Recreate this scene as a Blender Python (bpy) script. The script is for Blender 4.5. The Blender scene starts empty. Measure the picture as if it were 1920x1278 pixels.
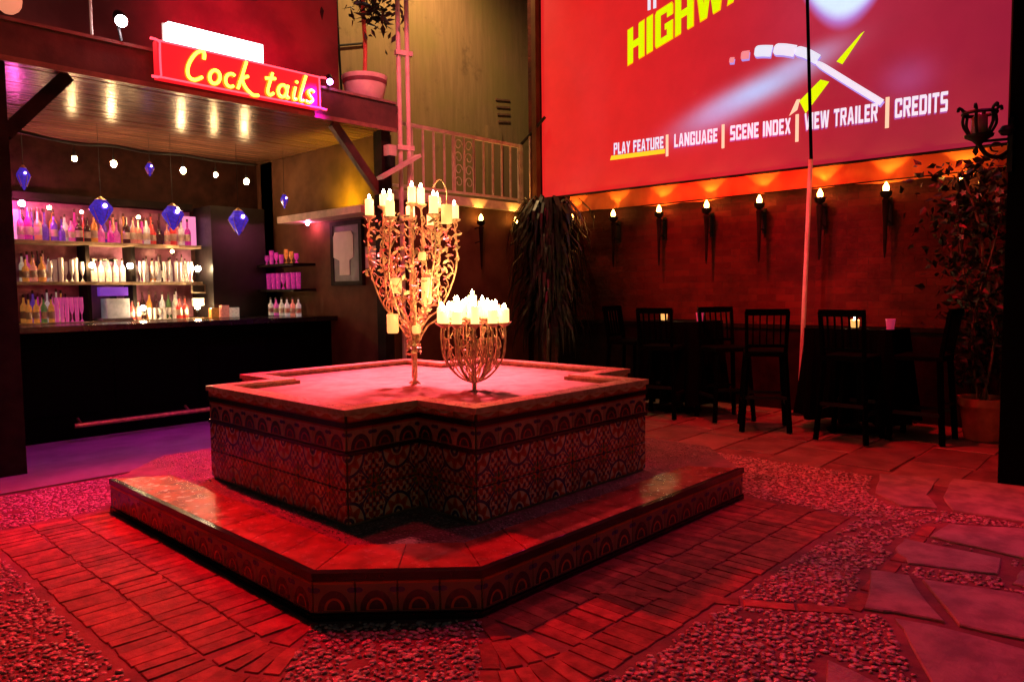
import bpy, math, random
import numpy as np
from mathutils import Vector, Matrix

S = bpy.context.scene
COL = S.collection
PI = math.pi
rng = random.Random(7)
nrng = np.random.default_rng(7)

# ------------------------------------------------------------------ camera, sky, exposure, big lights
CAM_H = 1.35
def make_camera():
    p, yaw, roll = .0676, .8121, -.0111
    F = Vector((math.sin(yaw)*math.cos(p), math.cos(yaw)*math.cos(p), -math.sin(p)))
    R0 = Vector((math.cos(yaw), -math.sin(yaw), 0)); U0 = R0.cross(F)
    R = R0*math.cos(roll)+U0*math.sin(roll); U = U0*math.cos(roll)-R0*math.sin(roll)
    cd = bpy.data.cameras.new('camera'); co = bpy.data.objects.new('camera', cd); COL.objects.link(co)
    m = Matrix((( R.x, U.x, -F.x, 0), (R.y, U.y, -F.y, 0), (R.z, U.z, -F.z, CAM_H), (0, 0, 0, 1)))
    co.matrix_world = m
    cd.sensor_width = 36; cd.lens = 1392.88/1920*36; cd.clip_start = .05; cd.clip_end = 300
    S.camera = co
make_camera()

W = bpy.data.worlds.new('World'); S.world = W; W.use_nodes = True
_nt = W.node_tree
_sky = _nt.nodes.new('ShaderNodeTexSky'); _sky.sky_type = 'NISHITA'; _sky.sun_disc = False
_sky.sun_elevation = math.radians(2); _sky.sun_rotation = math.radians(200)
_nt.links.new(_sky.outputs[0], _nt.nodes['Background'].inputs[0])
_nt.nodes['Background'].inputs[1].default_value = .02

S.view_settings.view_transform = 'Standard'; S.view_settings.look = 'None'
S.view_settings.exposure = 0; S.view_settings.gamma = 1; S.view_settings.use_curve_mapping = False
S.render.engine = 'CYCLES'
S.cycles.use_denoising = True
S.cycles.max_bounces = 6; S.cycles.diffuse_bounces = 3; S.cycles.glossy_bounces = 3
S.cycles.transmission_bounces = 3; S.cycles.caustics_reflective = False; S.cycles.caustics_refractive = False
S.cycles.sample_clamp_indirect = 4; S.cycles.use_light_tree = True

def spot(name, loc, to, power, col, angle=120, blend=.6, r=.08):
    l = bpy.data.lights.new(name, 'SPOT'); l.energy = power; l.color = col
    l.spot_size = math.radians(angle); l.spot_blend = blend; l.shadow_soft_size = r
    o = bpy.data.objects.new(name, l); COL.objects.link(o); o.location = loc
    o.rotation_euler = (Vector(to)-Vector(loc)).to_track_quat('-Z', 'Y').to_euler()
    return o
def point(name, loc, power, col, r=.03):
    l = bpy.data.lights.new(name, 'POINT'); l.energy = power; l.color = col; l.shadow_soft_size = r
    o = bpy.data.objects.new(name, l); COL.objects.link(o); o.location = loc
    return o

RED = (1, .02, .045); MAG = (1, .02, .30); PUR = (.55, .05, 1)
# red floods assumed out of view above the courtyard, without fixtures, flood beside the bar sign, purple lamp by the sign, magenta lamp assumed out of view by the right post
spot('red_flood_light', (5.25, 5.85, 5.5), (3.42, 4.02, .72), 20000, (1, .095, .13), 25, .8, .30)
spot('overhead_flood_light', (3.6, 4.3, 5.1), (3.7, 4.1, 0), 190, (1, .02, .05), 165, .5, .14)
spot('corner_pink_light', (3.7, 4.4, 5.1), (5.05, 6.5, 3.3), 420, (1, .16, .20), 38, .9, .1)  # extra unseen spot, added to turn the pot and pipes pink
spot('pole_pink_light', (3.9, 4.2, 5.1), (7.75, 3.1, 1.9), 700, (1, .10, .14), 16, .9, .1)  # narrow unseen spot added to light the slim pole
spot('sign_flood_light', (2.27, 6.2, 3.5), (1.4, 2.7, 0), 1350, (1, .001, .015), 108, .8, .08)
spot('purple_lamp_light', (4.10, 6.12, 3.42), (2.5, 6.6, 0), 400, (.62, .004, .62), 85, .9, .05)
spot('magenta_lamp_light', (5.85, .95, 3.6), (3.4, .35, 0), 200, (1, .012, .20), 75, .9, .06)
spot('far_red_light', (6.0, 2.8, 5.3), (6.6, 2.4, 0), 800, (1, .004, .01), 70, .9, .1)  # unseen red spot added for the floor around the tables
spot('wall_red_light', (5.2, 4.4, 5.2), (8, 4.0, 1.9), 1100, (1, .001, .02), 42, 1, .1)  # unseen spot added to make the crimson patch on the brick
spot('roof_red_light', (3.7, 6.45, 3.66), (3.9, 7.6, 4.2), 130, (1, .002, .05), 125, .8, .06)  # red spot added to spread the sign's glow over the upper wall
spot('yellow_ledge_light', (4.74, 7.2, 2.36), (4.98, 7.25, 2.62), 32, (.95, .68, .005), 165, .6, .03)
spot('terrace_light', (7.2, 7.5, 6.8), (7.1, 9.0, 4.0), 560, (1, .60, .25), 150, .9, .08)  # unseen warm spot added above the terrace to wash the plaster

# ------------------------------------------------------------------ helpers
class MB:
    def __init__(s): s.v = []; s.f = []; s.uv = None
    def add(s, vs, fs):
        b = len(s.v); s.v += [tuple(map(float, q)) for q in vs]; s.f += [tuple(b+i for i in f) for f in fs]; return s
    def box(s, x0, x1, y0, y1, z0, z1):
        if x0 > x1: x0, x1 = x1, x0
        if y0 > y1: y0, y1 = y1, y0
        if z0 > z1: z0, z1 = z1, z0
        v = [(x, y, z) for z in (z0, z1) for (x, y) in ((x0, y0), (x1, y0), (x1, y1), (x0, y1))]
        return s.add(v, [(3, 2, 1, 0), (4, 5, 6, 7), (0, 1, 5, 4), (1, 2, 6, 5), (2, 3, 7, 6), (3, 0, 4, 7)])
    def beam(s, a, b, w, h, up=(0, 0, 1)):
        a = Vector(a); b = Vector(b); d = (b-a).normalized(); sx = d.cross(Vector(up))
        if sx.length < 1e-4: sx = d.cross(Vector((1, 0, 0)))
        sx.normalize(); sz = sx.cross(d)
        v = [p+sx*i*w/2+sz*j*h/2 for p in (a, b) for (i, j) in ((-1, -1), (1, -1), (1, 1), (-1, 1))]
        return s.add(v, [(0, 1, 2, 3), (7, 6, 5, 4), (4, 5, 1, 0), (5, 6, 2, 1), (6, 7, 3, 2), (7, 4, 0, 3)])
    def lathe(s, prof, c=(0, 0, 0), n=16):
        vs = []; fs = []
        for (r, z) in prof:
            for i in range(n):
                a = 2*PI*i/n; vs.append((c[0]+r*math.cos(a), c[1]+r*math.sin(a), c[2]+z))
        for k in range(len(prof)-1):
            for i in range(n):
                j = (i+1) % n; fs.append((k*n+i, k*n+j, (k+1)*n+j, (k+1)*n+i))
        fs.append(tuple(range(n))[::-1]); fs.append(tuple((len(prof)-1)*n+i for i in range(n)))
        return s.add(vs, fs)
    def tube(s, pts, r, n=6, closed=False):
        pts = [Vector(p) for p in pts]; m = len(pts); vs = []; fs = []
        rr = r if hasattr(r, '__len__') else [r]*m
        prev = None
        for i, p in enumerate(pts):
            if closed: d = pts[(i+1) % m]-pts[i-1]
            else: d = pts[min(i+1, m-1)]-pts[max(i-1, 0)]
            if d.length < 1e-9: d = Vector((0, 0, 1))
            d.normalize()
            if prev is None:
                u = d.cross(Vector((0, 0, 1)))
                if u.length < 1e-3: u = d.cross(Vector((1, 0, 0)))
            else: u = prev-d*prev.dot(d)
            u.normalize(); prev = u; w = d.cross(u)
            for k in range(n):
                a = 2*PI*k/n; vs.append(p+(u*math.cos(a)+w*math.sin(a))*rr[i])
        L = m if closed else m-1
        for i in range(L):
            for k in range(n):
                a, b = i*n+k, i*n+(k+1) % n; c, d2 = ((i+1) % m)*n+(k+1) % n, ((i+1) % m)*n+k
                fs.append((a, b, c, d2))
        if not closed: fs.append(tuple(range(n))[::-1]); fs.append(tuple((m-1)*n+k for k in range(n)))
        return s.add(vs, fs)
    def sphere(s, c, r, n=10, m=6, sz=1.0):
        prof = [(max(1e-4, r*math.sin(PI*k/m)), -r*sz*math.cos(PI*k/m)) for k in range(m+1)]
        return s.lathe(prof, c, n)
    def prism(s, poly, z0, z1, bev=0.0):
        n = len(poly)
        if sum(poly[i][0]*poly[(i+1) % n][1]-poly[(i+1) % n][0]*poly[i][1] for i in range(n)) < 0: poly = poly[::-1]
        cx = sum(p[0] for p in poly)/n; cy = sum(p[1] for p in poly)/n
        vs = [(x, y, z0) for x, y in poly]
        if bev:
            vs += [(x, y, z1-bev) for x, y in poly]; k = 1
            for x, y in poly:
                d = math.hypot(x-cx, y-cy) or 1; q = max(0, 1-bev/d*1.2); vs.append((cx+(x-cx)*q, cy+(y-cy)*q, z1))
            rings = 3
        else: vs += [(x, y, z1) for x, y in poly]; rings = 2
        fs = [tuple(range(n))[::-1], tuple((rings-1)*n+i for i in range(n))]
        for k in range(rings-1):
            for i in range(n): j = (i+1) % n; fs.append((k*n+i, k*n+j, (k+1)*n+j, (k+1)*n+i))
        return s.add(vs, fs)
    def poly(s, pts): return s.add(pts, [tuple(range(len(pts)))])
    def mesh(s, name, mat, smooth=False):
        me = bpy.data.meshes.new(name); me.from_pydata(s.v, [], s.f)
        if mat: me.materials.append(mat)
        if smooth:
            me.polygons.foreach_set('use_smooth', [True]*len(me.polygons))
            try: me.set_sharp_from_angle(angle=math.radians(40))
            except Exception: pass
        me.update(); return me
    def build(s, name, mat, parent=None, smooth=False):
        """vertices given in world coordinates; stored relative to the parent thing"""
        if parent is not None:
            o = root_of(parent).location
            s.v = [(x-o.x, y-o.y, z-o.z) for x, y, z in s.v]
        ob = bpy.data.objects.new(name, s.mesh(name, mat, smooth)); COL.objects.link(ob)
        if parent is not None: ob.parent = parent
        return ob
def root_of(o):
    while o.parent: o = o.parent
    return o
def thing(name, label, cat, loc=(0, 0, 0), group=None, rz=0):
    o = bpy.data.objects.new(name, None); COL.objects.link(o); o.empty_display_size = .1
    o.location = loc; o.rotation_euler = (0, 0, rz)
    o['label'] = label; o['category'] = cat
    if group: o['group'] = group
    return o
def tag(o, label, cat, group=None):
    o['label'] = label; o['category'] = cat
    if group: o['group'] = group
    return o
def place(name, mesh, parent, mw):
    """piece with shared mesh data; mw is a matrix relative to the root thing"""
    o = bpy.data.objects.new(name, mesh); COL.objects.link(o); o.parent = parent; o.matrix_basis = mw; return o
def dup(root, loc, label=None, rz=None, group=None):
    r = root.copy(); COL.objects.link(r); r.location = loc
    if rz is not None: r.rotation_euler = (0, 0, rz)
    if label: r['label'] = label
    if group: r['group'] = group
    for ch in list(root.children):
        c = ch.copy(); COL.objects.link(c); c.parent = r
        for g in list(ch.children):
            d = g.copy(); COL.objects.link(d); d.parent = c
    return r
def struct(ob): ob['kind'] = 'structure'; return ob
def stuff(ob): ob['kind'] = 'stuff'; return ob
def smooth_path(pts, k=6, closed=False):
    P = [Vector(p) for p in pts]; n = len(P); out = []
    rngi = range(n) if closed else range(n-1)
    for i in rngi:
        if closed: a, b, c, d = P[i-1], P[i], P[(i+1) % n], P[(i+2) % n]
        else: a, b, c, d = P[max(i-1, 0)], P[i], P[i+1], P[min(i+2, n-1)]
        for j in range(k):
            t = j/k
            out.append(.5*((2*b)+(c-a)*t+(2*a-5*b+4*c-d)*t*t+(3*b-a-3*c+d)*t**3))
    if not closed: out.append(P[-1])
    return out

# --- node expressions
class X:
    def __init__(s, t, v): s.t = t; s.v = v
    def _op(s, op, *o):
        n = s.t.nodes.new('ShaderNodeMath'); n.operation = op
        for i, q in enumerate((s,)+o):
            q = q.v if isinstance(q, X) else q
            if isinstance(q, (int, float)): n.inputs[i].default_value = q
            else: s.t.links.new(q, n.inputs[i])
        return X(s.t, n.outputs[0])
    def __add__(s, o): return s._op('ADD', o)
    def __sub__(s, o): return s._op('SUBTRACT', o)
    def __rsub__(s, o): return (s*-1)+o
    def __mul__(s, o): return s._op('MULTIPLY', o)
    __rmul__ = __mul__; __radd__ = __add__
    def __truediv__(s, o): return s._op('DIVIDE', o)
    def lt(s, o): return s._op('LESS_THAN', o)
    def gt(s, o): return s._op('GREATER_THAN', o)
    def mx(s, o): return s._op('MAXIMUM', o)
    def mn(s, o): return s._op('MINIMUM', o)
    def abs(s): return s._op('ABSOLUTE')
    def cos(s): return s._op('COSINE')
    def sqrt(s): return s._op('SQRT')
    def atan2(s, o): return s._op('ARCTAN2', o)
    def pw(s, o): return s._op('POWER', o)
    def exp(s): return s._op('EXPONENT')
    def fract(s): return s._op('FRACT')
    def sm(s, a, b):
        n = s.t.nodes.new('ShaderNodeMapRange'); n.interpolation_type = 'SMOOTHSTEP'
        s.t.links.new(s.v, n.inputs[0]); n.inputs[1].default_value = a; n.inputs[2].default_value = b
        return X(s.t, n.outputs[0])
def mixc(t, fac, a, b, mode='MIX'):
    n = t.nodes.new('ShaderNodeMix'); n.data_type = 'RGBA'; n.blend_type = mode
    for i, q in ((0, fac), (6, a), (7, b)):
        if isinstance(q, X): q = q.v
        if isinstance(q, (int, float)): n.inputs[i].default_value = q
        elif isinstance(q, tuple): n.inputs[i].default_value = q+(1,) if len(q) == 3 else q
        else: t.links.new(q, n.inputs[i])
    return n.outputs[2]
def noise(t, vec, scale, detail=4, rough=.55):
    n = t.nodes.new('ShaderNodeTexNoise'); n.inputs['Scale'].default_value = scale
    n.inputs['Detail'].default_value = detail; n.inputs['Roughness'].default_value = rough
    if vec is not None: t.links.new(vec, n.inputs['Vector'])
    return X(t, n.outputs['Fac'])
def newmat(name):
    m = bpy.data.materials.new(name); m.use_nodes = True
    return m, m.node_tree, m.node_tree.nodes['Principled BSDF']
def pos(t):
    g = t.nodes.new('ShaderNodeNewGeometry'); s = t.nodes.new('ShaderNodeSeparateXYZ'); t.links.new(g.outputs['Position'], s.inputs[0])
    return g.outputs['Position'], X(t, s.outputs[0]), X(t, s.outputs[1]), X(t, s.outputs[2])
def bump(t, b, h, strength=.4, dist=.01):
    n = t.nodes.new('ShaderNodeBump'); n.inputs['Strength'].default_value = strength; n.inputs['Distance'].default_value = dist
    t.links.new(h.v if isinstance(h, X) else h, n.inputs['Height']); t.links.new(n.outputs[0], b.inputs['Normal'])
def mat(name, base, rough=.6, metal=0., var=.25, vs=9, bmp=.0, bs=60, rnd=0., emit=None, es=0., spec=.5, coat=0., trans=0.):
    m, t, b = newmat(name)
    b.inputs['Roughness'].default_value = rough; b.inputs['Metallic'].default_value = metal
    b.inputs['Specular IOR Level'].default_value = spec; b.inputs['Coat Weight'].default_value = coat
    b.inputs['Transmission Weight'].default_value = trans
    p = pos(t)[0]
    nz = noise(t, p, vs)
    c = mixc(t, nz.sm(.3, .7), tuple(x*(1-var) for x in base), tuple(min(1, x*(1+var)) for x in base))
    if rnd:
        oi = t.nodes.new('ShaderNodeObjectInfo')
        r = X(t, oi.outputs['Random'])
        hv = t.nodes.new('ShaderNodeHueSaturation'); t.links.new(c, hv.inputs['Color'])
        t.links.new((r*(2*rnd)+(1-rnd)).v, hv.inputs['Value']); c = hv.outputs[0]
    t.links.new(c, b.inputs['Base Color'])
    if bmp: bump(t, b, noise(t, p, bs, 5), bmp)
    if rough < .9 and var:
        t.links.new((noise(t, p, vs*2.3)*.3+(rough-.15)).v, b.inputs['Roughness'])
    if emit: b.inputs['Emission Color'].default_value = emit+(1,); b.inputs['Emission Strength'].default_value = es
    return m
def glow(name, col, st, sample=True):
    m, t, b = newmat(name); b.inputs['Base Color'].default_value = tuple(.5*c for c in col)+(1,)
    b.inputs['Emission Color'].default_value = col+(1,); b.inputs['Emission Strength'].default_value = st
    if not sample: m.cycles.emission_sampling = 'NONE'
    return m

# ------------------------------------------------------------------ materials
M = {}
M['mortar'] = mat('mortar', (.17, .065, .055), .75, var=.4, vs=5, bmp=.5, bs=40)
M['brick'] = mat('paving_brick', (.27, .075, .055), .6, spec=.2, var=.35, vs=14, bmp=.35, bs=70, rnd=.35)
M['pebble'] = mat('pebble', (.46, .33, .30), .3, spec=.4, var=.55, vs=26, bmp=.1, bs=90)
M['flag'] = mat('flagstone', (.30, .23, .20), .55, var=.35, vs=7, bmp=.7, bs=60, rnd=.2)
M['paver'] = mat('paver', (.22, .13, .10), .45, var=.3, vs=4, bmp=.3, bs=30, rnd=.2)
M['concrete'] = mat('concrete', (.24, .21, .20), .5, var=.2, vs=3, bmp=.15, bs=30)
M['black_glaze'] = mat('black_glazed_trim', (.012, .011, .014), .18, var=.3)
M['terracotta_tile'] = mat('terracotta_tile', (.36, .085, .055), .24, var=.35, vs=9, bmp=.2, bs=55, rnd=.12, spec=.8)
M['inner_tile'] = mat('olive_pool_tile', (.16, .10, .035), .3, var=.35, vs=18)
M['grout'] = mat('grout', (.16, .12, .10), .8, var=.3)
M['rim_cream'] = mat('rim_cream', (.44, .33, .24), .3, var=.25, vs=14)
M['dark_wood'] = mat('dark_wood', (.012, .006, .005), .7, spec=.12, var=.5, vs=6, bmp=.2, bs=40)
M['fascia'] = mat('fascia_wood', (.085, .03, .025), .5, var=.35, vs=5, bmp=.2, bs=30)
M['black'] = mat('black_paint', (.0008, .0008, .0008), .6, var=.2, spec=.03)
M['black_cloth'] = mat('black_cloth', (.002, .002, .002), .9, var=.2, spec=.05)
M['upper_plaster'] = mat('dark_red_plaster', (.16, .055, .05), .75, var=.3, vs=2.2, bmp=.3, bs=12)
M['iron'] = mat('wrought_iron', (.012, .011, .011), .5, .6, var=.3)
M['rail_white'] = mat('white_painted_metal', (.62, .55, .46), .5, var=.2)
M['pole_white'] = mat('pale_painted_pipe', (.66, .56, .52), .4, var=.15)
M['gold_iron'] = mat('gilded_iron', (.76, .60, .36), .45, .15, var=.5, vs=30)
M['wax'] = mat('candle_wax', (.85, .70, .48), .45, var=.08, emit=(1, .55, .2), es=2.1)  # emission stands in for flame light showing through the wax
M['jar'] = mat('frosted_jar', (.85, .66, .40), .3, var=.1, emit=(1, .50, .13), es=1.1)
M['flame'] = glow('candle_flame', (1, .58, .2), 260)
M['bulb'] = glow('warm_bulb', (1, .60, .25), 190)
M['sconce_bulb'] = glow('sconce_bulb', (1, .46, .08), 48)
M['brass'] = mat('brass', (.55, .33, .12), .42, .9, var=.3, vs=20)
M['paper'] = mat('paper', (.72, .62, .62), .8, var=.06)
M['leaf'] = mat('dark_leaf', (.014, .02, .010), .38, var=.5, vs=9)
M['vine_leaf'] = mat('vine_leaf', (.012, .015, .008), .45, var=.5, vs=20)
M['stem'] = mat('plant_stem', (.16, .08, .05), .7, var=.3, vs=20)
M['flower'] = mat('white_flower', (.42, .36, .37), .6, var=.1)
M['terracotta'] = mat('terracotta_pot', (.55, .12, .07), .6, var=.2, vs=8, bmp=.15)
M['white_pot'] = mat('white_glazed_pot', (.68, .58, .52), .35, var=.12)
M['pot_band'] = mat('pot_band', (.16, .05, .06), .45, var=.2)
M['soil'] = mat('soil', (.03, .02, .015), .9)
M['shelf'] = mat('shelf_wood', (.40, .26, .17), .45, var=.3, vs=10)
M['bar_wall'] = mat('bar_wall_wood', (.03, .010, .007), .7, var=.4, vs=5, bmp=.2, spec=.08)
M['end_wall'] = mat('olive_plaster', (.11, .05, .026), .75, var=.25, vs=3, bmp=.2, bs=14, spec=.1)
M['cabinet'] = mat('black_cabinet', (.015, .011, .011), .4, var=.3)

def ceiling_mat():
    m, t, b = newmat('varnished_board'); p, x, y, z = pos(t)
    cv = t.nodes.new('ShaderNodeCombineXYZ'); t.links.new((x*.6).v, cv.inputs[0]); t.links.new((y*14).v, cv.inputs[1])
    n = noise(t, cv.outputs[0], 3, 5)
    oi = t.nodes.new('ShaderNodeObjectInfo')
    c = mixc(t, n.sm(.3, .7), (.17, .075, .05), (.30, .14, .095))
    c = mixc(t, X(t, oi.outputs['Random'])*.5, c, (.13, .06, .03))
    t.links.new(c, b.inputs['Base Color']); t.links.new((n*.16+.16).v, b.inputs['Roughness'])
    bump(t, b, n, .5, .004); b.inputs['Specular IOR Level'].default_value = .7
    return m
M['ceiling'] = ceiling_mat()

def brick_wall_mat():
    m, t, b = newmat('old_brick_wall'); p, x, y, z = pos(t)
    cv = t.nodes.new('ShaderNodeCombineXYZ'); t.links.new(y.v, cv.inputs[0]); t.links.new(z.v, cv.inputs[1])
    br = t.nodes.new('ShaderNodeTexBrick'); t.links.new(cv.outputs[0], br.inputs['Vector'])
    br.inputs['Scale'].default_value = 4.4; br.inputs['Mortar Size'].default_value = .018; br.inputs['Mortar Smooth'].default_value = .3
    br.inputs['Brick Width'].default_value = .95; br.inputs['Row Height'].default_value = .33
    br.inputs['Color1'].default_value = (.13, .020, .013, 1); br.inputs['Color2'].default_value = (.075, .012, .009, 1)
    br.inputs['Mortar'].default_value = (.08, .019, .014, 1)
    n = noise(t, p, 1.1, 6, .65)
    c = mixc(t, n.sm(.42, .62)*.75, br.outputs['Color'], (.025, .005, .004))
    t.links.new(c, b.inputs['Base Color']); b.inputs['Roughness'].default_value = .7; b.inputs['Specular IOR Level'].default_value = .15
    h = (X(t, br.outputs['Fac'])*-.7)+noise(t, p, 18, 6)
    bump(t, b, h, .7, .02)
    return m
M['brick_wall'] = brick_wall_mat()

def plaster_mat():
    m, t, b = newmat('stained_plaster'); p, x, y, z = pos(t)
    cv = t.nodes.new('ShaderNodeCombineXYZ'); t.links.new((x*5).v, cv.inputs[0]); t.links.new((z*.5).v, cv.inputs[2])
    st = noise(t, cv.outputs[0], 2.2, 6, .7); bl = noise(t, p, .8, 5)
    c = mixc(t, st.sm(.2, .85), (.20, .125, .06), (.32, .205, .105))
    c = mixc(t, bl.sm(.42, .64)*.6, c, (.21, .17, .05))
    c = mixc(t, noise(t, p, 2.4, 6, .7).sm(.56, .72)*.5, c, (.07, .04, .02))
    t.links.new(c, b.inputs['Base Color']); b.inputs['Roughness'].default_value = .8
    bump(t, b, st, .4, .015)
    return m
M['plaster'] = plaster_mat()

CREAM = (.50, .38, .29); BLUE = (.03, .035, .12); ORANGE = (.36, .08, .025); GREEN = (.05, .12, .05); DRED = (.26, .04, .025)
def tile_base(name):
    m, t, b = newmat(name)
    uvn = t.nodes.new('ShaderNodeUVMap'); sp = t.nodes.new('ShaderNodeSeparateXYZ'); t.links.new(uvn.outputs[0], sp.inputs[0])
    b.inputs['Roughness'].default_value = .22; b.inputs['Specular IOR Level'].default_value = .6
    return m, t, b, X(t, sp.outputs[0]), X(t, sp.outputs[1])
def finish_tile(t, b, c):
    oi = t.nodes.new('ShaderNodeObjectInfo'); hv = t.nodes.new('ShaderNodeHueSaturation')
    t.links.new(c, hv.inputs['Color']); t.links.new((X(t, oi.outputs['Random'])*.5+.72).v, hv.inputs['Value'])
    p = pos(t)[0]
    c2 = mixc(t, noise(t, p, 30, 4).sm(.5, .8)*.5, hv.outputs[0], (.12, .06, .04))
    t.links.new(c2, b.inputs['Base Color']); bump(t, b, noise(t, p, 45, 3), .12, .004)
def field_tile_mat():
    m, t, b, u, v = tile_base('painted_field_tile')
    r = (u*u+v*v).sqrt(); a = v.atan2(u)
    u1, v1 = u-1, v-1; r1 = (u1*u1+v1*v1).sqrt(); a1 = v1.atan2(u1)
    c = mixc(t, r.lt(5), CREAM, DRED)
    w = (u*PI*7).cos()*(v*PI*7).cos(); c = mixc(t, w.gt(.30), c, CREAM); c = mixc(t, w.lt(-.42), c, BLUE)
    lf = ((a*16).cos()*.11+.80-r).abs().lt(.035); c = mixc(t, lf, c, CREAM)
    c = mixc(t, r.lt(.60), c, CREAM); c = mixc(t, r.lt((a*8).cos()*.10+.47), c, ORANGE)
    c = mixc(t, r.lt((a*8).cos()*.08+.36), c, DRED)
    c = mixc(t, r.gt(.57)*r.lt(.66), c, BLUE)
    c = mixc(t, r.lt(.25), c, CREAM); c = mixc(t, r.lt(.19), c, BLUE); c = mixc(t, r.lt(.08), c, CREAM)
    c = mixc(t, r1.lt((a1*12).cos()*.06+.30), c, GREEN)
    c = mixc(t, r1.lt((a1*6).cos()*.05+.20), c, ORANGE); c = mixc(t, r1.lt(.09), c, BLUE)
    d = ((u-v).abs()).lt(.05)*r.gt(.66)*r1.gt(.30); c = mixc(t, d, c, BLUE)
    e = ((u-.12).abs()*4+(v-.88).abs()*4).lt(.42); c = mixc(t, e, c, DRED)
    e = ((u-.88).abs()*4+(v-.12).abs()*4).lt(.42); c = mixc(t, e, c, DRED)
    finish_tile(t, b, c); return m
def arch_tile_mat(name, ground, ink, mid):
    m, t, b, u, v = tile_base(name)
    x = (u-.5).abs()
    c = mixc(t, v.gt(.9), ground, mid)
    inside = (x*x*4.2+((v-.10)*(v-.10))*1.7).lt(.62)*v.gt(.08); c = mixc(t, inside, c, ink)
    ins2 = (x*x*7+((v-.10)*(v-.10))*2.9).lt(.42)*v.gt(.10); c = mixc(t, ins2, c, mid)
    ins3 = (x*x*11+((v-.12)*(v-.12))*4).lt(.34)*v.gt(.12); c = mixc(t, ins3, c, ink)
    c = mixc(t, v.lt(.06), c, ink)
    sw = ((x-.42)*(x-.42)*9+(v-.72)*(v-.72)*14).lt(.10); c = mixc(t, sw, c, BLUE)
    finish_tile(t, b, c); return m
def rim_tile_mat():
    m, t, b, u, v = tile_base('rim_edge_tile')
    w = ((u*2*PI).cos()*.16+.5); c = mixc(t, (v-w).abs().lt(.13), (.42, .13, .06), (.56, .42, .30))
    c = mixc(t, (v.lt(.13)), c, DRED)
    finish_tile(t, b, c); return m
M['field'] = field_tile_mat()
M['arch'] = arch_tile_mat('painted_arch_tile', (.32, .19, .14), (.025, .02, .03), DRED)
M['riser'] = arch_tile_mat('painted_riser_tile', (.17, .095, .07), (.03, .02, .03), ORANGE)
M['rimt'] = rim_tile_mat()

def water_mat():
    m, t, b = newmat('pale_water'); p = pos(t)[0]
    n = noise(t, p, 7, 3)
    t.links.new(mixc(t, n.sm(.3, .7), (.66, .54, .52), (.78, .66, .64)), b.inputs['Base Color'])
    b.inputs['Roughness'].default_value = .12; b.inputs['IOR'].default_value = 1.33
    bump(t, b, noise(t, p, 22, 2), .12, .006)
    return m
M['water'] = water_mat()

def screen_mat():
    m, t, b = newmat('projected_menu'); p, x, v, z = pos(t)
    b.inputs['Base Color'].default_value = (.05, .04, .04, 1); b.inputs['Roughness'].default_value = .9; b.inputs['Specular IOR Level'].default_value = .1
    f = v.sm(1.2, 6.6)
    c = mixc(t, f, (.31, .010, .036), (.78, .014, .013))
    c = mixc(t, noise(t, p, .9, 3).sm(.4, .75)*.16, c, (.62, .04, .05))
    def gauss(cv, cz, ang, lu, lw):
        ca, sa = math.cos(ang), math.sin(ang)
        a = (v-cv)*ca+(z-cz)*sa; q = (z-cz)*ca-(v-cv)*sa
        return (((a*a)/(lu*lu)+(q*q)/(lw*lw))*-1).exp()
    ang = math.atan2(3.66-3.36, 3.35-4.45)
    c = mixc(t, gauss(3.86, 3.51, ang, .62, .125)*.95, c, (.50, .62, 1.0))
    c = mixc(t, gauss(4.25, 3.36, ang, .5, .16)*.45, c, (.62, .28, .62))
    c = mixc(t, gauss(3.3, 3.72, ang, .35, .10)*.6, c, (.62, .55, .95))
    c = mixc(t, gauss(2.26, 3.36, 0, .22, .18)*.35, c, (.42, .10, .34))
    c = mixc(t, gauss(2.95, 4.30, 0, .75, .75)*.25, c, (.55, .06, .14))
    dv = v-2.86; e = (z-4.03)-(dv*dv*2.2)
    c = mixc(t, e.sm(-.10, .10), c, (.48, .26, .85)); c = mixc(t, e.sm(.0, .16), c, (.72, .86, 1.0))
    lp = p
    t.links.new(c, b.inputs['Emission Color']); t.links.new((noise(t, p, 2.6, 5, .65)*.35+.83).v, b.inputs['Emission Strength'])  # strength noise paints brightness ripples into the cloth
    bump(t, b, noise(t, p, 1.5, 4), .3, .03)
    return m
M['screen'] = screen_mat()
M['pr_white'] = glow('projected_white', (.80, .76, .90), 1.0)
M['pr_violet'] = glow('projected_violet', (.42, .10, .42), .8)
M['pr_cream'] = glow('projected_cream', (.95, .62, .42), 1.0)
M['pr_yellow'] = glow('projected_yellow', (.72, .92, .0), 1.0)
M['pr_gold'] = glow('projected_gold', (1., .62, .02), 1.0)
M['pr_edge'] = glow('projected_orange_edge', (.9, .45, .0), 1.0)
M['valance'] = mat('orange_red_fabric', (.80, .20, .04), .8, var=.15, vs=3, bmp=.2, bs=8)

# ------------------------------------------------------------------ ground
U0, V0, H, CH, ST = 3.254, 3.826, 1.668, .493, .2026
WB, AB, ZR = 1.203, .754, .777
def octd(u, v):
    du, dv = abs(u-U0), abs(v-V0)
    return max(du-H, dv-H, (du+dv-(2*H-CH))/math.sqrt(2))
def octpoly(h, c): return [(U0-h, V0-h+c), (U0-h+c, V0-h), (U0+h-c, V0-h), (U0+h, V0-h+c), (U0+h, V0+h-c), (U0+h-c, V0+h), (U0-h+c, V0+h), (U0-h, V0+h-c)]

g = MB(); N = 24
for i in range(N+1):
    for j in range(N+1): g.v.append((-40+100*i/N, -40+100*j/N, 0))
for i in range(N):
    for j in range(N): a = i*(N+1)+j; g.f.append((a, a+N+1, a+N+2, a+1))
ground = struct(g.build('ground', M['mortar']))
bar_floor = struct(MB().box(-1.5, 5.3, 5.95, 7.9, -.05, .012).build('bar_floor', M['concrete']))

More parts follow.
